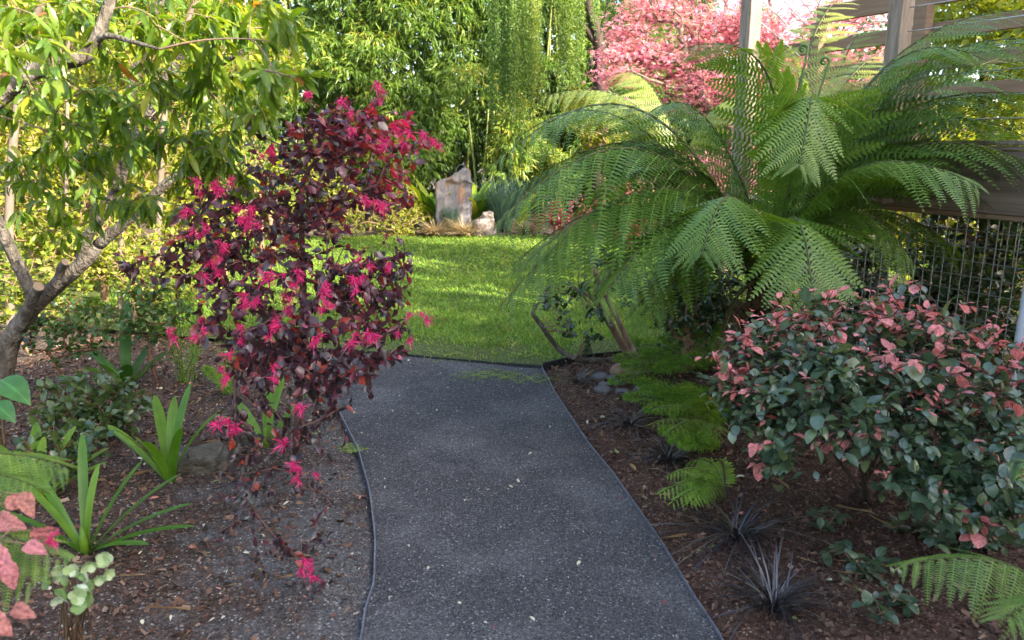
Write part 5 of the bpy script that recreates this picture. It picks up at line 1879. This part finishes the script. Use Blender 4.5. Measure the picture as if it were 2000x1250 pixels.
start = np.concatenate([limb_pts[6][::2], limb_pts[0][::2], limb_pts[1][::2], limb_pts[4][::2], limb_pts[5], limb_pts[7]])
arrn = [start[0]]
nodes, par, tn = grow(start[:1].repeat(2, 0) + np.array([[0, 0, -.01], [0, 0, 0]]), tips, rt) if False else (None, None, None)
# twigs: each tip is joined to the nearest limb point
npts = [p for p in start]
parl = [-1] + [0] * (len(start) - 1)
a = Acc()
order = np.argsort([np.min(np.linalg.norm(start - p, axis=1)) for p in tips])
pool = start.copy()
tipdir = np.zeros_like(tips)
for k in order:
    p = tips[k]
    dd_ = np.linalg.norm(pool - p, axis=1) + .25 * np.maximum(0, pool[:, 2] - p[2])
    b = pool[int(np.argmin(dd_))]
    L_ = np.linalg.norm(p - b)
    mid = (p + b) / 2 + rt.normal(size=3) * .10 * L_ + np.array([0, 0, .10 * L_])
    c = bezier([b, mid, p], 6)
    sweep(a, c, np.linspace(.002 + .006 * min(1, L_), .0016, 6), 4, cap=False)
    tipdir[k] = nrm(c[-1] - c[-2])
    pool = np.concatenate([pool, c[2:5]])
part('twigs', a, M['bark_brown'], lt, kind='stuff')
per = 8
idx = np.repeat(np.arange(len(tips)), per)
k_ = np.tile(np.arange(per), len(tips))
n = len(idx)
u = nrm(rt.normal(size=(n, 3)))
d = nrm(tipdir[idx] * .5 + u * .95 + np.array([0, 0, -.55]))
pos = tips[idx] - tipdir[idx] * (k_[:, None] * .008)
R = frames(d, rt.normal(size=(n, 3)) * .4 + np.array([0, 0, 1.0]))
sc = .086 * (.55 + .75 * rt.random(n))
t = np.clip(.45 + .22 * rt.normal(size=n), 0, .95)
t = np.where(rt.random(n) < .012, 1.0, t)
WAVY = [leaf_shape([0, .1, .2, .3, .42, .54, .66, .78, .9, 1], [0, .04, .075, .10, .118, .122, .112, .088, .048, 0], .25, .35, wave=.018), leaf_shape([0, .1, .2, .3, .42, .54, .66, .78, .9, 1], [0, .04, .07, .095, .108, .11, .1, .08, .045, 0], .3, .15, wave=.02)]
take = leaf_objects(lt, 'leaf', variants('leaf', WAVY, M['lance'], TINTS), pos, R, sc, t, 300, rt)
a = Acc()
r_ = ~take
scatter(a, WAVY[0], pos[r_], R[r_], sc[r_], t[r_])
part('foliage', a, M['lance'], lt, kind='stuff')


# ------------------------------------------------------------------ smaller plants of the left bed
def strap_plant(name, px, py, leaves, label, cat, seed, width=.045, mat='strap', shape=STRAP, group=None, tint=(.2, .9)):
    """leaves: (azimuth degrees seen from above with 0 = right, lean, length)"""
    rng = np.random.default_rng(seed)
    b = G(px, py)
    b[2] = float(bed_z(np.array([b[0]]), np.array([b[1]]))[0])
    th = thing(name, b, label, cat, group)
    ms = variants('leaf', (shape,), M[mat], TINTS)
    for az, lean, L in leaves:
        az = math.radians(az)
        d = np.array([math.cos(az) * lean, math.sin(az) * lean, 1.0])
        up = np.array([-math.cos(az), -math.sin(az), lean])
        R = frames(d[None], up[None] + rng.normal(size=(1, 3)) * .12)[0]
        w = width / .062 * .5
        t = rng.uniform(*tint)
        pos = b + np.array([math.cos(az), math.sin(az), 0]) * .015
        place('leaf', ms[int(np.argmin(np.abs(TINTS - t)))][0], th, pos, R, (w, L, L * rng.uniform(.3, .7)))
    # sheath
    a = Acc()
    sweep(a, [b + [0, 0, -.02], b + [0, 0, .05], b + [0, 0, .11]], [.018, .016, .008], 8, tint=(.75, .3, 1))
    part('stem_base', a, M['strap'], th)
    return th


gc = 'strap leaved plants in the left bed'
strap_plant('clivia', 335, 955, [(170, .75, .42), (160, 1.0, .44), (95, .15, .42), (60, .12, .50), (20, .30, .42), (120, .35, .46), (-40, .2, .36), (-100, .25, .34), (200, .35, .40), (-150, .2, .30)], 'bright green strap leaved plant standing alone in the mulch by the rock', 'clivia', 1001, .05, group=gc, tint=(.55, 1))
strap_plant('clivia', 170, 1105, [(150, .75, .55), (165, .6, .5), (80, .1, .36), (40, .45, .42), (20, .9, .48), (10, 1.4, .46), (0, 1.9, .46), (-20, 1.6, .34), (110, .4, .5), (190, .8, .4)], 'strap leaved plant behind the pale hellebore flowers', 'clivia', 1002, .036, group=gc, tint=(.3, .8))
strap_plant('clivia', 80, 1000, [(120, .6, .42), (60, .3, .36), (30, .9, .36), (15, 1.2, .34), (150, .9, .4), (95, .1, .3)], 'strap leaved plant with a pale bud behind the left fern fronds', 'clivia', 1003, .05, group=gc, tint=(.3, .9))
strap_plant('clivia', 250, 775, [(100, .06, .62), (30, .7, .42), (-10, .9, .40), (170, .5, .36), (-60, .7, .34), (60, .4, .4), (200, .8, .3), (-110, .5, .3)], 'dark green strap leaved plant with one tall upright leaf', 'clivia', 1004, .075, group=gc, tint=(.0, .4))
strap_plant('clivia', 520, 880, [(100, .5, .38), (140, .8, .34), (40, .6, .36), (70, .2, .40), (170, 1.0, .3)], 'strap leaved plant hidden behind the hanging purple branches', 'clivia', 1005, .05, group=gc, tint=(.4, .9))


def broad_plant(px, py, leaves, label, seed):
    rng = np.random.default_rng(seed)
    b = G(px, py)
    th = thing('broad_leaved_plant', b, label, 'arum')
    ms = variants('leaf', (HEART,), M['big_leaf'], TINTS)
    for (lx, ly, Y, L, ang) in leaves:
        tip = W(lx, ly, Y)
        a = Acc()
        sweep(a, bezier([b, (b + tip) / 2 + [0, 0, .08], tip], 7), .007, 6)
        part('stalk', a, M['twig_tan'], th)
        d = np.array([math.cos(math.radians(ang)), -.5, -.25])
        R = frames(nrm(d)[None], np.array([[0, -.35, 1.0]]))[0]
        place('leaf', ms[int(rng.integers(14))][0], th, tip, R, (L * .8, L, L))


broad_plant(15, 930, [(2, 742, 3.3, .19, -8), (-12, 788, 3.2, .14, -20), (-60, 800, 3.1, .17, 20)], 'broad ribbed green leaves on tan stalks at the left edge', 1011)

# wiry red stemmed shrub and low dark shrub
rs = np.random.default_rng(1020)
for k, (px, py, Y, rx, rz, n, leafm, barkm, ln, lb, tsh) in enumerate([
    (130, 640, 4.6, .34, .20, 130, 'mid_leaf', 'twig_red', .045, 'wiry shrub with bare red stems behind the grey trunk', .0),
    (290, 600, 4.9, .36, .22, 110, 'mid_leaf', 'twig_red', .05, 'open shrub with leaning red stems behind the purple bush', .1),
    (180, 790, 3.9, .34, .17, 170, 'dark_leaf', 'twig_red', .06, 'low dark leafy shrub in front of the tall strap leaf', .55),
    (130, 870, 3.3, .22, .10, 60, 'dark_leaf', 'twig_red', .05, 'sprawling dark seedling shrub near the left fern', .3),
    (40, 560, 5.6, .5, .3, 200, 'lime', 'twig_tan', .05, 'pale yellowish shrub behind the bend of the grey trunk', -.1),
    (330, 540, 6.2, .5, .3, 200, 'lime', 'twig_tan', .05, 'yellow lit shrub at the back of the left bed', 0)]):
    c = W(px, py, Y)
    b = np.array([c[0], c[1], .02])
    trunk = np.array([b + [0, 0, -.03], b + [0, 0, .05]])
    shrub('leafy_shrub', lb, 'shrub', tuple(b), trunk, [(c, (rx, .25, rz), n)], M[leafm], M[barkm], ln, 6, 1021 + k, low=OVAL_LOW, rtip=.0022, power=.3, tint=lambda p, i, q, r, tsh=tsh: .4 + tsh + .2 * r.normal(size=len(p)), group='small shrubs of the left bed', mind=.12, step=.12, jitter=.06)


def plume(parent, base, tip, rng, width=.05, n=700, mat='feather', needle=.022, t0=.5):
    """a foxtail plume: a stem clothed in short soft needles"""
    a = Acc()
    c = bezier([base, base * .35 + tip * .65 + np.array([0, 0, .05]), tip], 10)
    sweep(a, c, np.linspace(.003, .001, 10), 4, cap=False)
    f = rng.random(n) ** .8
    p = np.stack([np.interp(f, np.linspace(0, 1, 10), c[:, j]) for j in range(3)], -1)
    T = nrm(np.stack([np.interp(f, np.linspace(0, 1, 10), np.gradient(c[:, j])) for j in range(3)], -1))
    u = nrm(rng.normal(size=(n, 3)))
    u = nrm(u - T * (u * T).sum(1, keepdims=True))
    env = np.sin(np.pi * np.clip(.08 + .90 * f, 0, 1)) ** .6
    pos = p + u * (width * env * (.15 + .6 * rng.random(n)))[:, None]
    d = nrm(u * .7 + T * .8 + rng.normal(size=(n, 3)) * .3)
    R = frames(d, rng.normal(size=(n, 3)) + np.array([0, 0, .8]))
    L = needle * (.7 + .7 * rng.random(n))
    scatter(a, BLADE, pos, R, np.stack([np.full(n, .055), L, L], -1), np.clip(t0 + .22 * rng.normal(size=n), 0, 1), 1)
    part('plume', a, [M['fern_stalk'], M[mat]], parent)


def foxtail(px, py, tips, label, seed, width=.05, n=650, t0=.5, group='feathery foxtail ferns'):
    rng = np.random.default_rng(seed)
    b = G(px, py)
    th = thing('foxtail_fern', b, label, 'foxtail fern', group)
    for (tx, ty, Y) in tips:
        plume(th, b + rng.normal(size=3) * [.03, .03, 0], W(tx, ty, Y), rng, width, n, t0=t0)


foxtail(355, 760, [(325, 560, 4.95), (345, 545, 5.0), (370, 570, 5.05), (390, 600, 5.0), (300, 600, 4.9), (410, 640, 4.9)], 'upright foxtail fern glowing yellow green behind the purple bush', 1041, .045, t0=.75)
foxtail(440, 770, [(420, 590, 4.8), (450, 570, 4.9), (470, 610, 4.8), (400, 720, 4.6), (430, 740, 4.5), (490, 640, 4.8)], 'bright foxtail fern half hidden by purple leaves', 1042, .05, t0=.7)
# right side feathery mass
foxtail(1400, 720, [(1200, 700, 5.2), (1215, 715, 5.0), (1250, 690, 5.1), (1190, 745, 4.9), (1290, 660, 5.2), (1330, 640, 5.2), (1360, 620, 5.1), (1280, 720, 4.8), (1340, 700, 4.8), (1400, 640, 5.0), (1240, 670, 5.3)], 'wide low foxtail fern spreading beside the slanting trunks', 1043, .085, 1500, .5)
foxtail(1420, 800, [(1220, 775, 4.4), (1250, 760, 4.5), (1290, 770, 4.4), (1330, 760, 4.4), (1260, 800, 4.2), (1310, 810, 4.2), (1370, 770, 4.3), (1240, 745, 4.6), (1390, 830, 4.1)], 'low foxtail fern over the river stones', 1044, .07, 1300, .55)

foxtail(1405, 880, [(1290, 840, 3.7), (1310, 860, 3.6), (1340, 830, 3.8), (1330, 870, 3.5), (1370, 850, 3.6)], 'small foxtail fern beside the black grass at the foot of the pink tipped bush', 1045, .05, 700, .6)

# rock and hose on the left
b = G(400, 920)
a = Acc(); lump(a, (b[0], b[1], .04), (.13, .11, .085), 31, .34, 4, .7)
solid('garden_rock', a, M['brown_stone'], 'brown rock behind the hanging purple branches', 'rock', (b[0], b[1], .03), False)
a = Acc()
hp = [G(*p) + [0, 0, .018] for p in [(345, 985), (370, 972), (400, 966), (430, 960), (470, 950), (520, 958)]]
sweep(a, curve(hp, 6), .008, 8)
solid('drip_hose', a, M['hose'], 'short length of black drip hose on the mulch', 'hose', hp[0])

# near left edge: fern fronds, salmon leaves, hellebore
fb = W(-160, 1000, 1.75)
nf = thing('small_fern', (fb[0], fb[1], .0), 'green fern reaching in at the lower left edge', 'fern')
for c1, tp in (((-40, 850, 1.7), (135, 912, 1.75)), ((-60, 890, 1.65), (70, 950, 1.62)), ((-40, 1010, 1.5), (125, 1095, 1.52)), ((-80, 1040, 1.5), (70, 1140, 1.48))):
    P3, P2c = W(*tp), W(*c1)
    P0 = np.array([fb[0], fb[1], max(.1, P2c[2] - .12)])
    frond(nf, np.array([P0, P0 * .4 + P2c * .6, P2c * .7 + P3 * .3, P3]), M['fern'], rf, .15, 18, 0, .3, .5, objects=True, shapes=PINNA_FINE, thick=.004)


def crumpled(seed, n=9, m=11):
    """a broad soft leaf with puckers and a toothed edge"""
    rng = np.random.default_rng(seed)
    V, C, Q = [], [], []
    k1 = rng.normal(size=(6, 2)) * 9
    ph = rng.random(6) * 6.28
    for j in range(m):
        t = j / (m - 1)
        w = .40 * math.sin(math.pi * min(1, t ** .62 * 1.0)) ** .75 + .004
        w *= 1 + .05 * (-1) ** j
        for i in range(n):
            u = i / (n - 1) * 2 - 1
            x, y = u * w, t - .08 * (1 - abs(u)) * (1 - t) + .10 * abs(u) * (t - .5)
            z = .16 * abs(u) * w * 2 - .45 * t * t + .022 * sum(math.sin(k1[q, 0] * x + k1[q, 1] * y + ph[q]) for q in range(6)) - .10 * u * u * math.sin(3 * t)
            V.append((x, y, z)); C.append((t, abs(u)))
            if i and j:
                b = j * n + i
                Q.append((b - n - 1, b - n, b, b - 1))
    return np.array(V), np.zeros((0, 3), int), np.array(Q), np.array(C)


SERR = [crumpled(k) for k in range(4)]
rs = np.random.default_rng(1061)
b = np.array([-1.32, 1.45, 0.0])
sl = thing('salmon_leaved_plant', b, 'plant with drooping rough salmon pink leaves at the lower left edge', 'coleus')
ms = variants('leaf', SERR, M['rough_salmon'], TINTS)
for k, (px, py, Y, L, ang, dz, t) in enumerate([(10, 985, 1.55, .075, 15, .1, .1), (45, 965, 1.56, .08, -45, -.6, .05), (-5, 1012, 1.53, .095, -5, -.1, .25), (62, 1038, 1.5, .085, -40, -.5, .5), (50, 1062, 1.48, .07, 0, -.2, .45), (-25, 1075, 1.45, .11, -15, -.3, .5), (10, 1100, 1.44, .08, -55, -.8, .6), (25, 1186, 1.3, .065, -8, -.1, .1), (-25, 1200, 1.25, .08, -30, -.5, .15)]):
    p = W(px, py, Y)
    a = Acc()
    sweep(a, bezier([b, np.array([p[0] - .16, p[1] + .03, p[2] + .08]), p], 8), np.linspace(.0032, .0014, 8), 5)
    part('stem', a, M['twig_tan'], sl)
    an = math.radians(ang)
    R = frames(nrm(np.array([math.cos(an), -.3 + .4 * rs.normal(), math.sin(an) * .6 + dz * .5]))[None], np.array([[0.1, -.7, .7]]) + rs.normal(size=(1, 3)) * .35)[0]
    place('leaf', ms[int(np.argmin(np.abs(TINTS - t)))][k % 4], sl, p, R, (L * .56, L * .66, L * .66))
for k in range(5):
    c = W(103 + rs.normal() * 5, 1052 + rs.normal() * 9, 1.47)
    place('flower', FLOW[k], sl, c, frames(nrm(rs.normal(size=3))[None], rs.normal(size=(1, 3)))[0], .012)

PETAL = leaf_shape([0, .15, .4, .65, .88, 1], [0.02, .22, .42, .45, .28, 0], .2, -.35)
b = G(150, 1285)
hb = thing('hellebore', b, 'pale green hellebore flowers nodding on thin stems at the lower left', 'hellebore')
ms = variants('petal', (PETAL,), M['hellebore'], TINTS)
for k, (px, py, Y) in enumerate([(120, 1120, 1.62), (148, 1112, 1.58), (178, 1100, 1.6), (205, 1098, 1.64), (195, 1125, 1.6), (165, 1140, 1.56), (125, 1150, 1.56), (100, 1135, 1.6), (150, 1165, 1.56), (175, 1170, 1.58), (210, 1120, 1.63), (140, 1090, 1.64), (110, 1105, 1.66), (160, 1118, 1.6), (135, 1135, 1.6), (185, 1145, 1.6), (115, 1165, 1.58), (160, 1185, 1.56), (200, 1085, 1.68), (172, 1122, 1.62)]):
    p = W(px, py, Y)
    a = Acc()
    sweep(a, bezier([b + rs.normal(size=3) * [.03, .02, 0], (b + p) / 2 + [.0, 0, .08], p], 8), np.linspace(.0035, .0016, 8), 5)
    fs = part('flower_stem', a, M['twig_tan'], hb)
    ax = nrm(np.array([rs.normal() * .6, -.7, rs.normal() * .5 - .2]))
    u = nrm(np.cross(ax, rs.normal(size=3)))
    v = np.cross(ax, u)
    t = rs.random()
    for q in range(5):
        an = q * 2 * math.pi / 5 + rs.normal() * .1
        rad = u * math.cos(an) + v * math.sin(an)
        R = frames(nrm(rad + ax * .35)[None], ax[None])[0]
        place('petal', ms[int(np.argmin(np.abs(TINTS - np.clip(t + rs.normal() * .15, 0, 1))))][0], fs, p, R, .021 * rs.uniform(.75, 1.25))

# ------------------------------------------------------------------ smaller plants of the right bed
MONDO = leaf_shape([0, .2, .45, .7, .88, 1], [.025, .03, .03, .025, .016, 0], .1, .95)
gm_ = 'clumps of black grass along the right of the path'
for k, (px, py, n, L, lb) in enumerate([(1510, 1195, 150, .26, 'largest black grass clump, nearest on the right of the path'), (1440, 1055, 130, .24, 'black grass clump next to the bright green fern'), (1305, 905, 110, .20, 'black grass clump between the path and the green fern, third from the front'),
                                        (1232, 840, 80, .17, 'small black grass clump beside the low foxtail fern'), (1130, 748, 50, .15, 'thin black grass clump near the river stones')]):
    b = G(px, py)
    b[2] = float(bed_z(b[:1], b[1:2])[0])
    tuft('black_grass_clump', b, int(n * 1.1), L * (.98 + .1 * (k % 2)), M['mondo'], lb, 'black grass', 1100 + k, 1.0 + .15 * (k % 3), .0055, 1.1 + .25 * (k % 2), gm_, (0, 1), MONDO, lean0=.05, wild=True)

fb = G(1415, 985)
bf = thing('small_fern', fb, 'small bright green lacy fern arching over the mulch right of the path', 'fern')
for (c1, tp) in [((1400, 900, 3.2), (1285, 965, 3.05)), ((1400, 880, 3.3), (1300, 930, 3.2)), ((1410, 870, 3.35), (1340, 905, 3.35)), ((1410, 900, 3.2), (1345, 985, 2.95)), ((1420, 890, 3.4), (1400, 900, 3.4)), ((1400, 910, 3.1), (1310, 985, 2.95)), ((1405, 905, 3.25), (1370, 930, 3.1)), ((1380, 905, 3.3), (1330, 945, 3.2))]:
    P3, P2c = W(*tp), W(*c1)
    frond(bf, np.array([fb, fb * .4 + P2c * .6, P2c * .7 + P3 * .3, P3]), M['feather'], rf, .085, 13, 0, .3, .75, shapes=PINNA_FINE, thick=.0022, bare=.35)
fb = G(1390, 855)
bf = thing('small_fern', fb, 'lacy fern at the left foot of the pink tipped bush', 'fern')
for (c1, tp) in [((1370, 760, 3.9), (1280, 800, 3.8)), ((1380, 750, 3.9), (1330, 740, 4.0)), ((1380, 780, 3.7), (1300, 850, 3.5)), ((1390, 760, 3.8), (1370, 770, 3.7)), ((1350, 790, 3.7), (1270, 830, 3.6)), ((1400, 790, 3.6), (1390, 860, 3.4))]:
    P3, P2c = W(*tp), W(*c1)
    frond(bf, np.array([fb, fb * .4 + P2c * .6, P2c * .7 + P3 * .3, P3]), M['fern'], rf, .12, 15, 0, .3, .6, shapes=PINNA_FINE, thick=.0025, bare=.3)
# big frond in the lower right corner
fb = W(2230, 1120, 1.75)
bf = thing('small_fern', (fb[0], fb[1], 0), 'large green fern frond with clear leaflets in the lower right corner', 'fern')
for (c1, tp, pm) in [((2080, 1020, 1.85), (1755, 1105, 1.8), .20), ((2120, 1080, 1.7), (1960, 1210, 1.55), .17), ((2100, 860, 2.0), (1965, 905, 2.0), .13)]:
    P3, P2c = W(*tp), W(*c1)
    P0 = np.array([fb[0], fb[1], .2])
    frond(bf, np.array([P0, P0 * .4 + P2c * .6, P2c * .7 + P3 * .3, P3]), M['fern'], rf, pm, 15, 0, .35, .55, objects=True, thick=.005, bare=.3)
# creeping ground cover seedlings
for k, (px, py, Y, n, lb) in enumerate([(1680, 1130, 2.25, 16, 'small round leaved seedling on the mulch near the lower right frond'), (1600, 1050, 2.6, 9, 'sparse seedling with a few round leaves left of the pink tipped bush'), (1720, 1210, 2.0, 14, 'grey green seedling at the bottom edge right of the black grass'), (1800, 1060, 2.35, 26, 'dark leafy shoots under the right side of the pink tipped bush'), (1880, 1090, 2.3, 24, 'dark shoots behind the lower right fern frond')]):
    b = G(px, py); c = b + [0, 0, .08]
    shrub('seedling', lb, 'seedling', tuple(b), np.array([b + [0, 0, -.02], b + [0, 0, .02]]), [(c, (.15, .12, .06), n)], M['jade'], M['twig_tan'], .05, 4, 1150 + k, low=ROUND, rtip=.0014, tint=lambda p, i, q, r: .3 + .2 * r.normal(size=len(p)), group='seedlings in the mulch', objs=60, shapes=(ROUND,), flat=.9, droop=.05, twig=.05)
# river stones
rs = np.random.default_rng(1171)
gr = 'grey river stones at the foot of the foxtail fern'
for k, (px, py, r, lb) in enumerate([(1172, 742, .062, 'dark river stone furthest left of the pebble group'), (1195, 745, .045, 'pinkish river stone beside the dark one'), (1180, 757, .045, 'small grey river stone above the smooth one'), (1178, 768, .060, 'smooth blue grey river stone nearest the path'), (1208, 755, .045, 'pale river stone under the foxtail plumes'), (1215, 772, .05, 'half buried grey river stone in the group'), (1255, 768, .065, 'rounded river stone right of the group'), (1275, 778, .06, 'pale river stone at the right end of the group')]):
    b = G(px, py)
    a = Acc(); lump(a, (b[0], b[1], .022), (r, r * .8, r * .5), 1180 + k, .12, 2)
    solid('river_stone', a, M['river_stone'], lb, 'stone', (b[0], b[1], .02), True, gr)
for k, (px, py, r, lb) in enumerate([(1218, 733, .10, 'tan rock beneath the foxtail fern'), (1255, 738, .08, 'flat tan rock beside the other tan rock')]):
    b = G(px, py)
    a = Acc(); lump(a, (b[0], b[1], .03), (r, r * .7, r * .5), 1190 + k, .16, 3, .2)
    solid('tan_rock', a, M['tan_stone'], lb, 'rock', (b[0], b[1], .02), True)
# dark pot under the pink tipped bush
b = G(1512, 935)
th = thing('plant_pot', b, 'dark green pot half hidden under the pink tipped bush', 'pot')
a = Acc(); sweep(a, [b + [0, 0, 0], b + [0, 0, .02], b + [0, 0, .15]], [.055, .06, .075], 20)
part('body', a, M['pot'], th)
a = Acc(); sweep(a, [b + [0, 0, .152], b + [0, 0, .175]], [.082, .082], 20)
part('rim', a, M['pot'], th)

# ------------------------------------------------------------------ the slanting trunks beside the lawn
rc = np.random.default_rng(1201)
cb = G(1232, 697)
cm = thing('camellia', cb, 'small leaved shrub with two slanting brown trunks beside the lawn edge', 'shrub')
T1 = curve([cb + [0, 0, -.03], W(1215, 672, 5.8), W(1190, 630, 5.7), W(1165, 590, 5.6), W(1160, 575, 5.6), W(1178, 555, 5.55), W(1200, 520, 5.5)], 5)
T2 = curve([cb + [.06, .05, -.03], W(1228, 670, 5.9), W(1200, 610, 5.9), W(1180, 575, 5.9), W(1165, 540, 5.8), W(1150, 480, 5.8)], 5)
T3 = curve([W(1165, 590, 5.6), W(1145, 575, 5.55), W(1130, 570, 5.5)], 5)
for T_, r0, r1 in ((T1, .034, .016), (T2, .026, .014), (T3, .016, .009)):
    a = Acc(); sweep(a, T_, np.linspace(r0, r1, len(T_)), 9, .05, rc); part('trunk', a, M['bark_brown'], cm)
lb0 = G(1118, 713)
T4 = curve([lb0 + [.35, .05, .02], lb0 + [.15, .02, .03], lb0 + [0, 0, .06], W(1090, 680, 5.6), W(1060, 640, 5.5), W(1042, 615, 5.45), W(1045, 600, 5.45), W(1055, 588, 5.4), W(1070, 560, 5.4)], 5)
a = Acc(); sweep(a, T4, np.linspace(.024, .011, len(T4)), 9, .06, rc)
part('trunk', a, M['bark'], cm, label='thin bent grey trunk leaning over the path end')
CB = []
for (px, py, Y, rx, rz, n) in [(1090, 590, 5.4, .14, .12, 26), (1110, 640, 5.3, .10, .12, 16), (1160, 610, 5.4, .12, .08, 16), (1150, 660, 5.4, .10, .10, 14), (1130, 560, 5.4, .18, .08, 26), (1220, 560, 5.4, .25, .1, 36), (1260, 590, 5.4, .18, .08, 22), (1190, 500, 5.5, .3, .15, 40)]:
    CB.append((W(px, py, Y), (rx, .15, rz), int(n * .62)))
tips = blob_points(CB, rc, .2)
nodes, par, tn = grow(np.concatenate([T1[8:], T3, T2[10:], T4[20:]]), tips, rc, .1, 0, .12, 0)
pos, R, sc, idx, kk = leaves_on(nodes, par, tn, rc, 5, .055, .5, .8, twig=.10, flat=.4)
a = Acc()
for k in range(len(tn)):
    b_ = pos[k * 5]
    d_ = np.linalg.norm(np.concatenate([T1, T3, T2, T4]) - tips[k], axis=1)
    p_ = np.concatenate([T1, T3, T2, T4])[int(np.argmin(d_))]
    sweep(a, bezier([p_, (p_ + tips[k]) / 2 + [0, 0, .03], tips[k]], 5), np.linspace(.005, .0016, 5), 4, cap=False)
part('twigs', a, M['bark_brown'], cm, kind='stuff')
t = np.clip(.4 + .25 * rc.normal(size=len(pos)), 0, 1)
take = leaf_objects(cm, 'leaf', variants('leaf', (OVAL_LOW,), M['dark_leaf'], TINTS), pos, R, sc, t, 160, rc)
a = Acc(); scatter(a, OVAL_LOW, pos[~take], R[~take], sc[~take], t[~take])
part('foliage', a, M['dark_leaf'], cm, kind='stuff')
loose_shrub(1345, 560, 5.2, .36, .3, .32, 420, M['dark_leaf'], .045, 'dense dark small leaved shrub left of the fern trunk', 1210, per=9)

# ------------------------------------------------------------------ unseen evergreens added beyond the right edge so their shadows band the lawn
for k, (x, y, lb) in enumerate([(6.6, 2.7, 'unseen columnar evergreen nearest the building, added to band the lawn'), (6.6, 4.3, 'unseen columnar evergreen in the middle of the row added to band the lawn'), (6.7, 5.5, 'unseen columnar evergreen furthest along the row added to band the lawn')]):
    rng = np.random.default_rng(1290 + k)
    th = thing('unseen_columnar_tree', (x, y, 0), lb, 'tree', 'added row of unseen columnar evergreens right of the deck')
    a = Acc(); sweep(a, [(x, y, -.1), (x, y, 2.0), (x, y, 5.0)], [.08, .06, .02], 7); part('trunk', a, M['bark_dark'], th)
    n = 4200
    f = rng.random(n)
    rad = .46 * np.sin(np.pi * np.clip(.12 + .86 * f, 0, 1)) ** .6 * (.5 + .5 * rng.random(n) ** .4) * (1 + .18 * np.sin(f * 23))
    az = rng.random(n) * 6.283
    pos = np.stack([x + rad * np.cos(az), y + rad * np.sin(az), .3 + 5.4 * f], -1)
    R = frames(nrm(np.stack([np.cos(az), np.sin(az), np.full(n, .9)], -1) + rng.normal(size=(n, 3)) * .3), rng.normal(size=(n, 3)))
    a = Acc(); scatter(a, OVAL_LOW, pos, R, .14 * (.6 + .6 * rng.random(n)), rng.random(n)); part('crown', a, M['mid_leaf'], th, kind='stuff')

# ------------------------------------------------------------------ unseen tree added beyond the right edge to shade the fern
rx_ = np.random.default_rng(1301)
st = thing('unseen_shade_tree', (4.9, 1.75, 0), 'leafy tree added out of view on the right to shade the fern', 'tree')
a = Acc(); sweep(a, curve([(4.9, 1.75, -.05), (4.85, 1.75, 1.5), (4.8, 1.8, 3.2)], 6), np.linspace(.13, .06, 13), 8, .05, rx_)
part('trunk', a, M['bark'], st)
a = Acc()
for k in range(16):
    c = np.array([4.8, 1.5, 3.2]) + rx_.normal(size=3) * np.array([.55, .33, .55])
    n = 330
    u = nrm(rx_.normal(size=(n, 3)))
    pos = c + u * np.array([.5, .5, .4]) * (.4 + .6 * rx_.random((n, 1)))
    R = frames(nrm(u + [0, 0, -.5]), rx_.normal(size=(n, 3)) * .5 + np.array([0, 0, 1.0]))
    scatter(a, OVAL_LOW, pos, R, .12 * (.7 + .5 * rx_.random(n)), rx_.random(n))
part('crown', a, M['mid_leaf'], st, kind='stuff')
